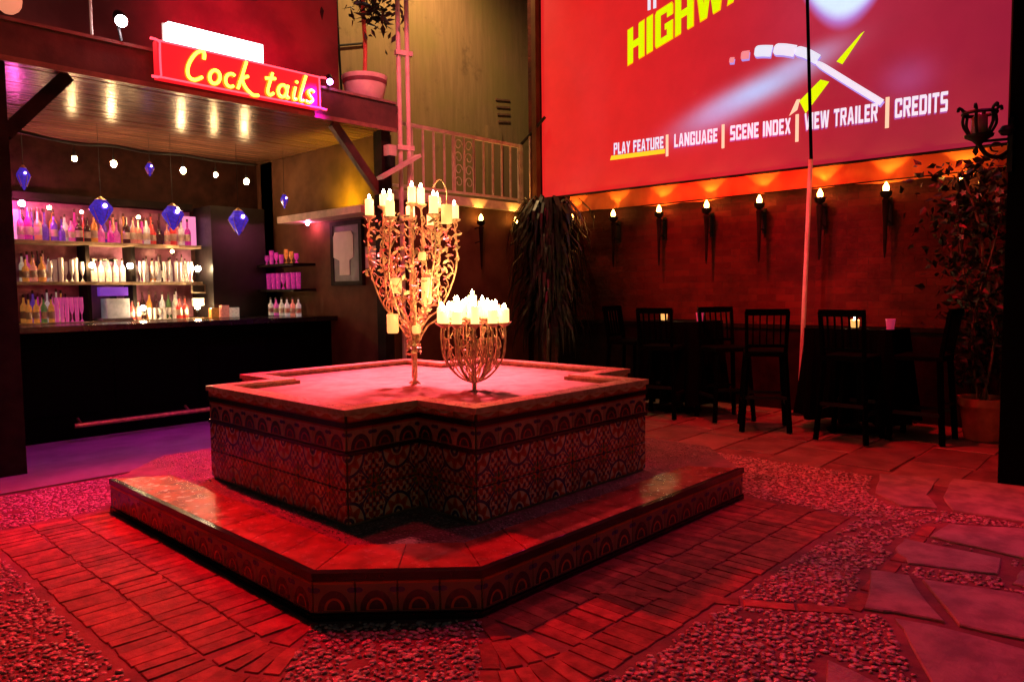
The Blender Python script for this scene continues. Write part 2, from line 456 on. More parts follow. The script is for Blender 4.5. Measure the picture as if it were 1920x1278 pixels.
def slab_mesh(name, l, w, h, bev, m, jit=.0):
    def j(): return rng.uniform(-jit, jit)
    q = [(-l/2+j(), -w/2+j()), (l/2+j(), -w/2+j()), (l/2+j(), w/2+j()), (-l/2+j(), w/2+j())]
    return MB().prism(q, -.02, h, bev).mesh(name, m)
brick_meshes = [slab_mesh('brick', .209, .063, .006, .003, M['brick'], .007) for _ in range(6)]
def rt(x, y, ang, z=0, s=(1, 1, 1)):
    return Matrix.Translation((x, y, z)) @ Matrix.Rotation(ang, 4, 'Z') @ Matrix.Diagonal((s[0], s[1], s[2], 1))
def lay(x, y, ang, sl=1, sw=1):
    mt = rt(x, y, ang+rng.uniform(-.025, .025), rng.uniform(-.0012, .0012), (sl*rng.uniform(.95, 1.0), sw, 1)) @ Matrix.Rotation(rng.uniform(-.008, .008), 4, 'X')
    place('brick', rng.choice(brick_meshes), ground, mt)
L2 = H-CH
for r in range(3):
    off = .115+r*.215
    for side in range(2):               # left and front edges of the octagon, the ones that can be seen
        n = int(2*L2/.0685)
        for k in range(n):
            s = -L2+.05+(k+.5*(r % 2))*2*L2/n+rng.uniform(-.004, .004)
            if side == 0: lay(U0-H-off, V0+s, 0)
            elif side == 1: lay(U0+s, V0-H-off, PI/2)
    # fans at the two corners of the near chamfer and the left and right far corners
    for (px, py, a0, a1) in ((U0-H, V0-H+CH, PI, PI*1.25), (U0-H+CH, V0-H, PI*1.25, PI*1.5)):
        rad = off; n = max(1, round(rad*(PI/4)/.066))
        for k in range(n):
            a = a0+(k+.5)*(a1-a0)/n
            lay(px+rad*math.cos(a), py+rad*math.sin(a), a, .98, max(.6, (rad*(PI/4)/n)/.0685))

FL = [[(3.66, 1.14), (3.71, .99), (3.28, .74), (3.24, .93), (3.2, 1.02)], [(3.7, .93), (3.8, .56), (3.34, .37), (3.29, .69)],
      [(3.19, .90), (3.23, .72), (3.24, .36), (2.55, .27), (2.41, .5), (2.76, .66), (3.08, .83)], [(4.25, 1.16), (4.25, .72), (4.01, .69), (3.95, .86), (3.88, 1.04), (4.06, 1.15)],
      [(4.68, 1.05), (4.87, .68), (4.31, .57), (4.33, .7), (4.38, 1.07)], [(5.83, 1.29), (5.9, .83), (5.01, .7), (5.0, 1.10), (5.28, 1.22)],
      [(5.63, 1.71), (5.77, 1.36), (5.26, 1.31), (4.98, 1.18), (4.89, 1.36), (5.09, 1.57)], [(2.66, .97), (2.59, .69), (2.28, .57), (2.16, .77)],
      [(4.13, .62), (4.15, .4), (3.90, .36), (3.92, .62)], [(2.3, .50), (2.5, .22), (2.0, .0), (1.7, .3), (1.95, .55)],
      [(3.78, .45), (3.8, .1), (3.3, -.1), (3.3, .3)], [(5.0, .60), (5.6, .62), (5.6, .2), (4.4, .1), (4.4, .5)]]
for q in FL:
    pp = []
    for i, (a, b) in enumerate(zip(q, q[1:]+q[:1])):        # slightly rough edges
        pp.append(a)
        for k in (1, 2):
            t_ = k/3; pp.append((a[0]+(b[0]-a[0])*t_+rng.uniform(-.009, .009), a[1]+(b[1]-a[1])*t_+rng.uniform(-.009, .009)))
    MB().prism(pp, -.02, .011+rng.uniform(-.003, .003), .005).build('flagstone', M['flag'], ground)
paver_mesh = [slab_mesh('paver', .62, .42, .009, .005, M['paver'], .012) for _ in range(4)]
for i in range(4):
    for j in range(12):
        place('paver', rng.choice(paver_mesh), ground, rt(5.98+i*.645+(j % 2)*.2-.1, 1.45+j*.44, rng.uniform(-.01, .01), rng.uniform(-.003, .003)))
# brick strips crossing the pebble panels
STRIPS = [((1.55, 1.45), (2.45, .60)), ((2.60, 2.0), (3.15, 1.05)), ((3.15, 1.06), (4.6, 1.12)), ((.2, 3.95), (1.02, 3.85)), ((3.9, 1.5), (4.9, 1.15)), ((-.1, 2.3), (1.0, 2.9))]
for a, b in STRIPS[:3]:
    a = Vector(a); b = Vector(b); d = b-a; n = int(d.length/.215); an = math.atan2(d.y, d.x)
    for k in range(n):
        q = a+d*((k+.5)/n); lay(q.x, q.y, an)
def segd(p, a, b):
    ax, ay = a; dx, dy = b[0]-ax, b[1]-ay; t_ = max(0, min(1, ((p[0]-ax)*dx+(p[1]-ay)*dy)/(dx*dx+dy*dy)))
    return math.hypot(p[0]-ax-t_*dx, p[1]-ay-t_*dy)
def inpoly(p, q, pad):
    c = False; n = len(q); md = 9
    for i in range(n):
        (x1, y1), (x2, y2) = q[i], q[(i+1) % n]
        if (y1 > p[1]) != (y2 > p[1]) and p[0] < (x2-x1)*(p[1]-y1)/(y2-y1)+x1: c = not c
        md = min(md, segd(p, q[i], q[(i+1) % n]))
    return c or md < pad
def pebble_field(name, pts, parent, z=0., m=None, base=1.0):
    n = len(pts); P = np.array(pts); nr = nrng
    T = [(math.cos(k*PI/3), math.sin(k*PI/3), -.2) for k in range(6)]+[(.86*math.cos(k*PI/3+.3), .86*math.sin(k*PI/3+.3), .38) for k in range(6)]+[(.45*math.cos(k*PI/3), .45*math.sin(k*PI/3), .62) for k in range(6)]+[(0, 0, .68)]
    T = np.array(T); V = np.repeat(T[None], n, 0)
    sx = (.0085+.012*nr.random(n)**2.2)*base; sy = sx*nr.uniform(.55, 1.0, n); sz = nr.uniform(.003, .0075, n)*base; an = nr.uniform(0, 2*PI, n)
    x = V[..., 0]*sx[:, None]*(1+nr.uniform(-.15, .15, (n, 19))); y = V[..., 1]*sy[:, None]*(1+nr.uniform(-.15, .15, (n, 19)))
    zz = V[..., 2]*sz[:, None]+z+nr.uniform(-.003, .003, (n, 1))
    X_ = x*np.cos(an)[:, None]-y*np.sin(an)[:, None]+P[:, :1]; Y_ = x*np.sin(an)[:, None]+y*np.cos(an)[:, None]+P[:, 1:2]
    ver = np.stack([X_, Y_, zz], -1).reshape(-1, 3)
    if parent is not None: ver = ver-np.array(root_of(parent).location)
    f = []
    for k in range(6):
        j = (k+1) % 6; f += [(k, j, 6+j), (k, 6+j, 6+k), (6+k, 6+j, 12+j), (6+k, 12+j, 12+k), (12+k, 12+j, 18)]
    f = np.array(f); Fa = (f[None]+np.arange(n)[:, None, None]*19).reshape(-1, 3)
    me = bpy.data.meshes.new(name); me.vertices.add(len(ver)); me.vertices.foreach_set('co', ver.ravel())
    me.loops.add(Fa.size); me.loops.foreach_set('vertex_index', Fa.ravel().astype(np.int32)); me.polygons.add(len(Fa))
    me.polygons.foreach_set('loop_start', np.arange(0, Fa.size, 3, dtype=np.int32)); me.polygons.foreach_set('loop_total', np.full(len(Fa), 3, dtype=np.int32))
    me.polygons.foreach_set('use_smooth', np.ones(len(Fa), dtype=bool))
    me.materials.append(m or M['pebble']); me.update(); me.validate()
    o = bpy.data.objects.new(name, me); COL.objects.link(o); o.parent = parent; return stuff(o)
pts = []
sp = .0245
for i in range(int(6.6/sp)):
    for j in range(int(6.6/sp)):
        u = -.5+i*sp+rng.uniform(-.012, .012)+(j % 2)*sp/2; v = -.5+j*sp+rng.uniform(-.012, .012)
        dep = .726*u+.688*v
        if dep < 1.2 or v > 5.9 or u > 5.55: continue
        if abs(.688*u-.726*v) > dep*.74+.2: continue
        d = octd(u, v); du, dv = U0-u, V0-v
        ch = du > L2 and dv > L2 and (du+dv) > 2*H-CH
        if d < .03: continue
        if d < .69 and not (v > V0+L2+.06 or u > U0+L2+.06):
            if not ch: continue
            ang = math.atan2(dv-L2, du-H) if du > H else 9
            # inside the brick fans?
            r1 = math.hypot(u-(U0-H), v-(V0-H+CH)); r2 = math.hypot(u-(U0-H+CH), v-(V0-H))
            a1 = math.atan2(v-(V0-H+CH), u-(U0-H)) % (2*PI); a2 = math.atan2(v-(V0-H), u-(U0-H+CH)) % (2*PI)
            if (r1 < .66 and a1 < PI*1.25) or (r2 < .66 and a2 > PI*1.25): continue
        if any(segd((u, v), a, b) < (.05 if k < 3 else .022) for k, (a, b) in enumerate(STRIPS)): continue
        if any(inpoly((u, v), q, .045) for q in FL): continue
        if math.sin(u*9.1+v*3)*math.sin(v*7.7-u*2) > .93: continue
        pts.append((u, v))
pebble_field('pebbles', pts, ground, .004)

# ------------------------------------------------------------------ fountain
fountain = thing('fountain', 'cross-shaped tiled fountain full of pale water on a chamfered tiled step', 'fountain', (U0, V0, 0))
FO = Vector((U0, V0, 0))
step = MB().prism(octpoly(H-.016, CH), 0, ST-.012).build('step', M['grout'], fountain)
def ring(p_out, p_in, z0, z1):
    n = len(p_out); b = MB()
    b.v = [(x, y, z0) for x, y in p_out]+[(x, y, z0) for x, y in p_in]+[(x, y, z1) for x, y in p_out]+[(x, y, z1) for x, y in p_in]
    for i in range(n):
        j = (i+1) % n
        b.f += [(i, j, 2*n+j, 2*n+i), (n+j, n+i, 3*n+i, 3*n+j), (2*n+i, 2*n+j, 3*n+j, 3*n+i), (j, i, n+i, n+j)]
    return b
_o, _i = octpoly(H, CH), octpoly(H-.03, CH)
for k in (7, 0, 1):                      # black nosing along the three near edges
    j = (k+1) % 8; MB().prism([_o[k], _o[j], _i[j], _i[k]], ST-.034, ST).build('nosing', M['black_glaze'], step)
ring(octpoly(H, CH), octpoly(H-.03, CH), 0, .026).build('base_trim', M['black_glaze'], step)

def tile_mesh(name, m, flip=(0, 0)):
    """unit tile: x in [-.5,.5], z in [0,1], front face towards +y with eased edges"""
    i, d = .018, .005
    v = [(-.495, 0, .005), (.495, 0, .005), (.495, 0, .995), (-.495, 0, .995), (-.495+i, d, .005+i), (.495-i, d, .005+i), (.495-i, d, .995-i), (-.495+i, d, .995-i)]
    f = [(7, 6, 5, 4), (1, 0, 4, 5), (2, 1, 5, 6), (3, 2, 6, 7), (0, 3, 7, 4)]
    me = bpy.data.meshes.new(name); me.from_pydata(v, [], f); me.materials.append(m)
    uv = me.uv_layers.new(name='UVMap')
    for lp in me.loops:
        x, _, z = v[lp.vertex_index]; a, b = .5-x, z
        uv.data[lp.index].uv = (1-a if flip[0] else a, 1-b if flip[1] else b)
    me.update(); return me
FM = {(a, b): tile_mesh('field_tile', M['field'], (a, b)) for a in (0, 1) for b in (0, 1)}
AM = tile_mesh('arch_tile', M['arch']); RM = tile_mesh('rim_tile', M['rimt']); SM = tile_mesh('riser_tile', M['riser'])
def face_tiles(p0, p1, z0, h, n, name, parent, mesh, out=.004, row=0):
    """tiles along p0->p1 with the outward side to the right of travel"""
    a = Vector((p0[0], p0[1], 0)); b = Vector((p1[0], p1[1], 0)); d = (b-a); ln = d.length; d.normalize()
    nn = Vector((d.y, -d.x, 0)); xd = nn.cross(Vector((0, 0, 1)))
    for k in range(n):
        c = a+d*(ln*(k+.5)/n)+nn*(out+rng.uniform(-.0008, .0008))-FO
        mt = Matrix(((xd.x*ln/n, nn.x, 0, c.x), (xd.y*ln/n, nn.y, 0, c.y), (0, 0, h, z0), (0, 0, 0, 1)))
        place(name, mesh[(k % 2, row % 2)] if isinstance(mesh, dict) else mesh, parent, mt)
op = octpoly(H-.010, CH)
for i in range(8):
    a, b = op[i], op[(i+1) % 8]
    ln = math.hypot(a[0]-b[0], a[1]-b[1]); face_tiles(a, b, .028, ST-.064, max(1, round(ln/.155)), 'riser_tile', step, SM, out=.002)
# glazed border tiles and pebble mosaic on top of the step
ot, it = octpoly(H-.034, CH-.006), octpoly(H-.31, CH-.12)
for i in (7, 0, 1):
    a, b, c, d = [Vector((*q, 0)) for q in (ot[i], ot[(i+1) % 8], it[(i+1) % 8], it[i])]
    n = max(2, round((b-a).length/.29))
    for k in range(n):
        t0, t1 = k/n, (k+1)/n; q = [a.lerp(b, t0), a.lerp(b, t1), d.lerp(c, t1), d.lerp(c, t0)]
        ce = sum(q, Vector())/4; q = [(ce+(p-ce)*(1-.003/(p-ce).length)) for p in q]
        MB().prism([(p.x, p.y) for p in q], ST-.02, ST-.002+rng.uniform(-.0008, .0008), .002).build('step_tile', M['terracotta_tile'], step)
def cross(w, a): return [(U0+x, V0+y) for x, y in ((-w, -a), (-a, -a), (-a, -w), (a, -w), (a, -a), (w, -a), (w, a), (a, a), (a, w), (-a, w), (-a, a), (-w, a))]
def incross(u, v, w, a): x, y = abs(u-U0), abs(v-V0); return (x < w and y < a) or (x < a and y < w)
mp = []
sp = .021
for i in range(int(3.4/sp)):
    for j in range(int(3.4/sp)):
        u = U0-1.7+i*sp+rng.uniform(-.007, .007); v = V0-1.7+j*sp+rng.uniform(-.007, .007)
        far = max(U0-H-u, V0-H-v, ((U0-u)+(V0-v)-(2*H-CH))/math.sqrt(2))
        if far > -.325 or octd(u, v) > -.03 or incross(u, v, WB+.01, AB+.01) or (u > U0+.3 and v > V0+.3): continue
        mp.append((u, v))
M['mosaic'] = mat('mosaic_pebble', (.26, .20, .17), .35, var=.7, vs=40, bmp=.1, bs=90)
pebble_field('mosaic_pebbles', mp, step, ST-.012, M['mosaic'], .62)

def rounded_cross(w, a, r):
    """cross outline whose inner corners are rounded"""
    out = []
    q = cross(w, a)
    for i, p in enumerate(q):
        if i % 3 == 1:
            p0, p1 = Vector(q[i-1]), Vector(q[(i+1) % 12]); pv = Vector(p)
            e0, e1 = (p0-pv).normalized()*r, (p1-pv).normalized()*r; c = pv+e0+e1
            for k in range(5):
                th = k/4*PI/2; out.append(tuple(c-e1*math.cos(th)-e0*math.sin(th)))
        else: out.append(p)
    return out
body = thing
zb = ST
bo = MB().prism(cross(WB-.012, AB-.012), zb-.02, ZR-.035).build('basin_wall', M['grout'], fountain)
cr = cross(WB-.008, AB-.008)
for i in range(12):
    a, b = cr[i], cr[(i+1) % 12]
    ln = math.hypot(a[0]-b[0], a[1]-b[1]); n = max(2, round(ln/.152/2)*2) if ln > 1 else 3
    face_tiles(a, b, zb, .172, n, 'field_tile', bo, FM, row=0)
    face_tiles(a, b, zb+.173, .170, n, 'field_tile', bo, FM, row=1)
    face_tiles(a, b, zb+.362, .118, n, 'arch_tile', bo, AM)
    face_tiles(a, b, zb+.508, ZR-.005-zb-.508, n, 'rim_tile', bo, RM, out=.008)
for z0, z1, o in ((zb+.344, zb+.361, .006), (zb+.481, zb+.507, .004)):
    ring(cross(WB+o, AB+o), cross(WB-.03, AB-.03), z0, z1).build('liner', M['black_glaze'], bo)
RW = .105
ring(cross(WB+.012, AB+.012), cross(WB-RW, AB-RW), ZR-.03, ZR).build('rim', M['rim_cream'], fountain)
ring(cross(WB-RW-.001, AB-RW-.001), cross(WB-RW-.02, AB-RW-.02), .55, ZR-.012).build('inner_wall', M['inner_tile'], fountain)
MB().prism(cross(WB-RW-.015, AB-RW-.015), .55, .65).build('water', M['water'], fountain)

# ------------------------------------------------------------------ candelabras
def arm(b, pts, r, n=6): b.tube(smooth_path(pts, 6), r, n)
c1 = thing('tall_candelabra', 'tall gilded iron candelabra wound with vine ornament, standing in the fountain', 'candelabra', (3.11, 3.84, .65))
def at1(r, a, z):
    r = r*.93; return (3.11+r*math.cos(a), 3.84+r*math.sin(a), z)
b = MB(); b.lathe([(.10, .651), (.09, .67), (.03, .70), (.014, .76), (.012, 1.0), (.011, 1.9)], (3.11, 3.84, 0), 10)
for k in range(4):
    a = k*PI/2+.3; b.tube(smooth_path([at1(.02, a, .76), at1(.07, a, .72), at1(.12, a, .665), at1(.15, a, .685)], 5), .008, 5)
b.build('stem', M['gold_iron'], c1, True)
T1 = [(.30, 1.83), (.24, 1.88), (.29, 1.85), (.17, 1.90), (.29, 1.87), (.22, 1.92), (.30, 1.84), (.13, 1.94), (.28, 1.86), (.20, 1.91), (.30, 1.85), (.08, 1.95)]
def candle(parent, x, y, z, r=.021, h=.085, cup=True):
    if cup:
        MB().lathe([(.006, -.03), (.012, -.02), (r+.012, -.004), (r+.014, .004), (r+.008, .004)], (x, y, z), 10).build('drip_cup', M['gold_iron'], parent, True)
    c = MB().lathe([(r, 0), (r, h-.006), (r*.8, h), (r*.3, h-.008)], (x, y, z), 10).build('candle', M['wax'], parent, True)
    MB().lathe([(.002, 0), (.010, .012), (.0085, .024), (.001, .036)], (x, y, z+h-.004), 6).build('flame', M['flame'], c, True)
for k, (r, zt) in enumerate(T1):
    a = k*2*PI/12+.4; b = MB()
    z0 = .98+.05*(k % 3)
    arm(b, [at1(.012, a, z0), at1(.10, a+.1, z0+.14), at1(.20, a, z0+.22), at1(r*.98, a-.08, 1.45), at1(r+.015, a, 1.62), at1(r, a, zt-.03)], .006)
    for q in range(9):                               # curled tendrils along the arm
        zz = 1.24+q*.065+rng.uniform(-.02, .02); rr = min(r, .14+(zz-1.1)*.35); s = rng.choice((-1, 1)); w = rng.uniform(.03, .055)
        b.tube(smooth_path([at1(rr, a, zz), at1(rr+.02, a+s*w*3, zz+.03), at1(rr+.005, a+s*w*4.6, zz+.065), at1(rr-.012, a+s*w*3.2, zz+.06)], 4), .0045, 4)
    b.build('arm', M['gold_iron'], c1, True)
    x, y, z = at1(r, a, zt-.03); candle(c1, x, y, z, rng.uniform(.025, .032), rng.uniform(.075, .13))
lv = MB()
for k in range(560):
    t_ = rng.random(); zz = .93+.90*t_**.8; rr = (.05+.27*min(1, max(0, (t_-.12)/.4)))*rng.uniform(.55, 1.08); a = rng.uniform(0, 2*PI)
    c = Vector(at1(rr, a, zz)); s = rng.uniform(.012, .024)
    q = Matrix.Rotation(rng.uniform(0, 6.3), 3, 'Z') @ Matrix.Rotation(rng.uniform(-1.2, 1.2), 3, 'X') @ Matrix.Rotation(rng.uniform(0, 6.3), 3, 'Y')
    lv.add([c+q @ Vector(p)*s for p in ((-1.2, 0, 0), (-.3, .55, .12), (.9, .35, 0), (1.3, 0, -.15), (.9, -.35, 0), (-.3, -.55, .12))], [(0, 1, 2, 3, 4, 5)])
stuff(lv.build('leaf_ornament', M['gold_iron'], c1))
b = MB()
for k in range(7):                                     # vine that runs down the stem
    a0 = k*.9
    b.tube(smooth_path([at1(.012+.012*abs(math.sin(i*.9+k)), a0+i*.75, .78+i*.085) for i in range(9)], 4), .0035, 5)
b.build('vine_ornament', M['gold_iron'], c1, True)
Fd = Vector((.726, .688, 0)); Rd = Vector((.688, -.726, 0))
def jar(parent, dx, dy, z0, h, r):
    c = Vector((3.11, 3.84, 0))+Rd*dx+Fd*dy
    MB().lathe([(r*.86, 0), (r, .01), (r, h-.004), (r*.94, h), (r*.88, h-.02)], (c.x, c.y, z0), 12).build('candle_jar', M['jar'], parent, True)
    b = MB(); hook = c-Rd*dx*.35
    b.tube(smooth_path([(c.x, c.y, z0+h), (c.x, c.y, z0+h+.10), ((c.x+hook.x)/2, (c.y+hook.y)/2, z0+h+.16), (hook.x, hook.y, z0+h+.11)], 4), .004, 4)
    b.build('jar_hook', M['gold_iron'], parent, True)
jar(c1, -.10, -.05, 1.34, .10, .034); jar(c1, .10, -.10, 1.27, .17, .033); jar(c1, -.135, -.02, 1.08, .125, .038); jar(c1, .24, -.12, 1.78, .12, .036); jar(c1, .03, -.10, 1.08, .05, .028)
jar(c1, .08, -.14, 1.55, .05, .026)

c2 = thing('short_candelabra', 'low bowl-shaped iron candelabra crowded with pillar candles at the fountain edge', 'candelabra', (3.13, 3.29, .65))
def at2(r, a, z): return (3.13+r*math.cos(a), 3.29+r*math.sin(a), z)
b = MB(); b.lathe([(.05, .651), (.045, .665), (.016, .68), (.014, .78), (.018, .84), (.010, .88)], (3.13, 3.29, 0), 10); b.build('stem', M['gold_iron'], c2, True)
C2 = [(.195, k*2*PI/11, 1.155) for k in range(11)]+[(.115, .3+k*2*PI/7, 1.185) for k in range(7)]+[(.03, 1, 1.215)]
for r, a, zt in C2:
    b = MB(); arm(b, [at2(.01, a, .79), at2(r*.5, a, .83), at2(r*.92, a, .93), at2(r*1.03, a, 1.05), at2(r, a, zt)], .0055)
    for q in range(4):
        zz = .88+q*.06; s = rng.choice((-1, 1)); rr = r*(.72+.08*q)
        b.tube(smooth_path([at2(rr, a, zz), at2(rr*1.02, a+s*.14, zz+.03), at2(rr*.98, a+s*.2, zz+.06), at2(rr*.95, a+s*.1, zz+.06)], 3), .004, 4)
    b.build('arm', M['gold_iron'], c2, True)
    x, y, z = at2(r, a, zt); candle(c2, x, y, z, rng.uniform(.025, .033), rng.uniform(.07, .12))
b = MB()
for k in range(26):
    a = rng.uniform(0, 6.28); s = rng.choice((-1, 1)); r1 = rng.uniform(.05, .15)
    b.tube(smooth_path([at2(.02, a, .80), at2(r1*.7, a+s*.5, .86), at2(r1, a+s*1.0, .95), at2(r1*1.05, a+s*1.3, 1.06)], 4), .0035, 4)
b.build('vine_ornament', M['gold_iron'], c2, True)

# ------------------------------------------------------------------ bar building
bar = thing('bar_building', 'dark timber bar pavilion with a varnished board ceiling behind the fountain', 'bar', (1.3, 6.4, 0))
ZC = 3.06
MB().box(.2, 5.1, 9.40, 9.6, 0, ZC+.1).build('back_wall', M['bar_wall'], bar)
MB().box(4.98, 5.1, 6.62, 9.399, 0, ZC-.002).build('end_wall', M['end_wall'], bar)
MB().box(.2, 5.0, 6.40, 6.47, ZC-.002, 3.325).build('fascia', M['fascia'], bar)
MB().box(.2, 5.0, 6.385, 6.402, ZC-.022, ZC+.018).build('fascia_trim', mat('fascia_trim_wood', (.22, .10, .07), .45, var=.3), bar)
MB().box(.2, 5.0, 6.38, 6.42, 3.327, 3.352).build('roof_edge', mat('roof_edge_metal', (.25, .13, .11), .4, .3), bar)
ceil_ = MB().box(.2, 5.1, 6.471, 9.39, ZC+.03, ZC+.2).build('roof', M['fascia'], bar)
pm = MB().box(-2.4, 2.4, -.052, .052, 0, .024).mesh('plank', M['ceiling'])
nb = 24
for k in range(nb):
    y = 6.53+(k+.0)*(2.86/nb); place('plank', pm, ceil_, Matrix.Translation((2.58-1.3, y-6.4, ZC+.002+rng.uniform(-.002, .002))))
MB().box(.2, 5.1, 6.47, 9.6, 3.27, 3.34).build('roof_deck', M['fascia'], bar)
MB().box(.2, 4.97, 7.40, 7.6, 3.342, 7.5).build('upper_wall', M['upper_plaster'], bar)
MB().box(1.27, 1.492, 6.478, 6.69, 0, ZC-.004).build('post', M['dark_wood'], bar)
MB().beam((1.49, 6.58, 2.55), (1.93, 6.58, ZC), .07, .10).build('brace', M['dark_wood'], bar)
MB().beam((4.33, 6.58, ZC), (4.93, 6.58, 2.38), .07, .09).build('brace', M['fascia'], bar)
MB().box(4.86, 4.975, 6.478, 6.62, 0, ZC-.004).build('post', M['dark_wood'], bar)
MB().box(4.70, 4.98, 6.65, 8.4, 2.20, 2.28).build('ledge', mat('ledge_paint', (.60, .42, .34), .55, var=.2), bar)
for z0, v0, v1 in ((1.71, 8.02, 9.39), (1.40, 8.02, 9.39), (1.06, 7.6, 9.39)):
    MB().box(4.68 if z0 > 1.2 else 4.45, 4.979, v0, v1, z0-.03, z0).build('end_shelf', M['dark_wood'], bar)
for x in (2.78, 3.26):
    MB().box(x-.02, x+.02, 9.10, 9.39, 1.06, 1.92).build('shelf_divider', M['dark_wood'], bar)
for z in (1.94, 1.50):
    MB().box(1.6, 4.05, 9.08, 9.39, z-.035, z).build('shelf', M['shelf'], bar)
MB().box(1.4, 4.8, 8.95, 9.39, 1.02, 1.06).build('back_counter', M['shelf'], bar)
MB().box(1.4, 4.8, 9.0, 9.388, 0, 1.018).build('counter_cupboard', M['cabinet'], bar)
MB().box(1.6, 4.05, 9.28, 9.398, 2.38, 2.46).build('bulkhead', M['dark_wood'], bar)
cabinet = tag(MB().box(4.10, 4.80, 8.9, 9.38, 1.062, 2.42).build('wall_cabinet', M['cabinet']), 'tall black cabinet between the two sets of bar shelves', 'cabinet')
mirror = mat('pink_glow_mirror', (.38, .13, .22), .35, .2, var=.4, vs=6)  # pink colour stands in for the glow behind the bottles
MB().box(1.62, 4.05, 9.385, 9.399, 1.07, 2.37).build('mirror', mirror, bar)

counter = thing('bar_counter', 'long black bar counter with a brass foot rail beside the purple floor', 'bar counter', (3, 7.7, 0))
MB().box(.6, 4.97, 7.70, 8.15, 0, 1.02).build('front_panel', M['black'], counter)
MB().box(.55, 4.975, 7.56, 8.22, 1.022, 1.075).build('counter_top', M['black_glaze'], counter)
for k in range(5):
    MB().box(.9+k*.82, 1.6+k*.82, 7.688, 7.70, .25, .9).build('panel', M['black'], counter)
b = MB(); b.tube([(2.12, 7.52, .165), (4.9, 7.52, .165)], .022, 8); b.build('foot_rail', M['brass'], counter, True)
for x in (2.2, 3.2, 4.2):
    MB().tube([(x, 7.52, .165), (x, 7.62, .165), (x, 7.70, .20)], .014, 6).build('rail_bracket', M['brass'], counter, True)

# neon sign
sign = thing('neon_sign', 'red box sign with yellow neon script reading Cocktails on the bar roof edge', 'sign', (3.27, 6.32, 3.1))
MB().box(2.51, 4.02, 6.30, 6.379, 3.10, 3.40).build('sign_box', glow('sign_face_red', (1, .012, .02), 1.0), sign)
e = MB(); e.tube(smooth_path([(2.53, 6.285, 3.12), (2.53, 6.285, 3.38), (2.56, 6.285, 3.395), (3.97, 6.285, 3.395), (4.0, 6.285, 3.38), (4.0, 6.285, 3.12), (3.97, 6.285, 3.108), (2.56, 6.285, 3.108)], 4, True), .008, 6, True)
e.build('border_tube', glow('neon_red', (1, .05, .08), 3), sign, True)
def ell(cx, cy, rx, ry, a0=0, a1=360, n=12): return [(cx+rx*math.cos(math.radians(a0+(a1-a0)*k/n)), cy+ry*math.sin(math.radians(a0+(a1-a0)*k/n))) for k in range(n+1)]
GL = {'C': (1.5, [[(1.25, 1.55), (1.2, 1.95), (.95, 2.05), (.6, 1.75), (.3, 1.1), (.25, .5), (.45, .1), (.85, .02), (1.3, .3)]]),
      'o': (1.0, [ell(.45, .5, .38, .48)]), 'c': (.9, [ell(.5, .5, .4, .48, 50, 310)]),
      'k': (1.7, [[(.45, 2.1), (.3, 1.2), (.08, 0)], [(.12, .45), (.45, .9), (.75, 1.05)], [(.3, .7), (.6, .25), (.95, -.05), (1.35, -.25), (1.75, -.2)]]),
      't': (.95, [[(.5, 1.7), (.35, .8), (.3, .2), (.55, .0), (.8, .2)], [(.0, 1.2), (.8, 1.32)]]),
      'a': (1.05, [ell(.42, .5, .36, .46), [(.82, 1.0), (.78, .4), (.85, .05), (1.05, .1)]]),
      'i': (.5, [[(.25, 1.0), (.18, .3), (.3, .02), (.5, .1)], [(.3, 1.35), (.34, 1.48)]]),
      'l': (.55, [[(.45, 2.05), (.3, 1.2), (.18, .3), (.32, .02), (.55, .1)]]),
      's': (.8, [[(.72, .9), (.45, 1.02), (.2, .8), (.45, .5), (.68, .25), (.4, .0), (.05, .12)]])}
nb_ = glow('letter_halo_orange', (1, .26, .01), 1.1); nm = glow('neon_yellow', (1, .80, .06), 4)  # wider orange tubes added behind the letters as their glow
x = 2.70
for ch in 'Cocktails':
    wd, st = GL[ch]; sc = .118 if ch != 'C' else .122; b = MB()
    for q in st:
        P3 = [(x+(px+py*.18)*sc, 6.278, 3.135+py*sc) for px, py in q]
        b.tube(smooth_path(P3, 4), .0135, 6)
    b.build('neon_letter', nm, sign, True)
    e = MB()
    for q in st: e.tube(smooth_path([(x+(px+py*.18)*sc, 6.296, 3.135+py*sc) for px, py in q], 4), .022, 5)
    e.build('letter_halo', nb_, sign, True); x += wd*sc*1.15+(.02 if ch == 'k' else 0)
white_sign = thing('light_box', 'glaring white illuminated panel above the red Cocktails sign', 'sign', (3.03, 6.32, 3.4))
MB().prism([(2.61, 6.30), (3.44, 6.30), (3.44, 6.385), (2.61, 6.385)], 3.408, 3.572).build('lit_panel', glow('white_panel', (1, .93, .95), 6), white_sign)
MB().box(2.595, 3.455, 6.386, 6.40, 3.403, 3.58).build('housing', M['rail_white'], white_sign)

def lamp_head(name, label, x, y, z, m, r, to):
    t = thing(name, label, 'lamp', (x, y, z)); d = (Vector(to)-Vector((x, y, z))).normalized()
    c = Vector((x, y, z)); MB().sphere(c-d*.01, r, 12, 8).build('bulb', m, t, True)
    b = MB(); b.tube([c-d*.03, c-d*.06, c-d*.12, c-d*.14], [r*.9, r*1.2, r*.9, r*.3], 10); b.build('housing', M['iron'], t, True)
    b = MB(); b.tube([c-d*.12, c-d*.12+Vector((0, .02, -.06)), (x, y+.02, 3.35 if z > 3.3 else z)], .012, 6); b.build('bracket', M['iron'], t, True)
lamp_head('flood_lamp', 'dazzling white floodlight on the bar roof, left of the red sign', 2.27, 6.36, 3.50, glow('flood_bulb', (1, .80, .85), 60), .045, (1.9, 3, .5))
lamp_head('accent_lamp', 'small violet spotlight on the roof edge between the sign and the flower pot', 4.15, 6.33, 3.385, glow('violet_bulb', (.85, .22, 1), 30), .03, (2.7, 3.5, .5))
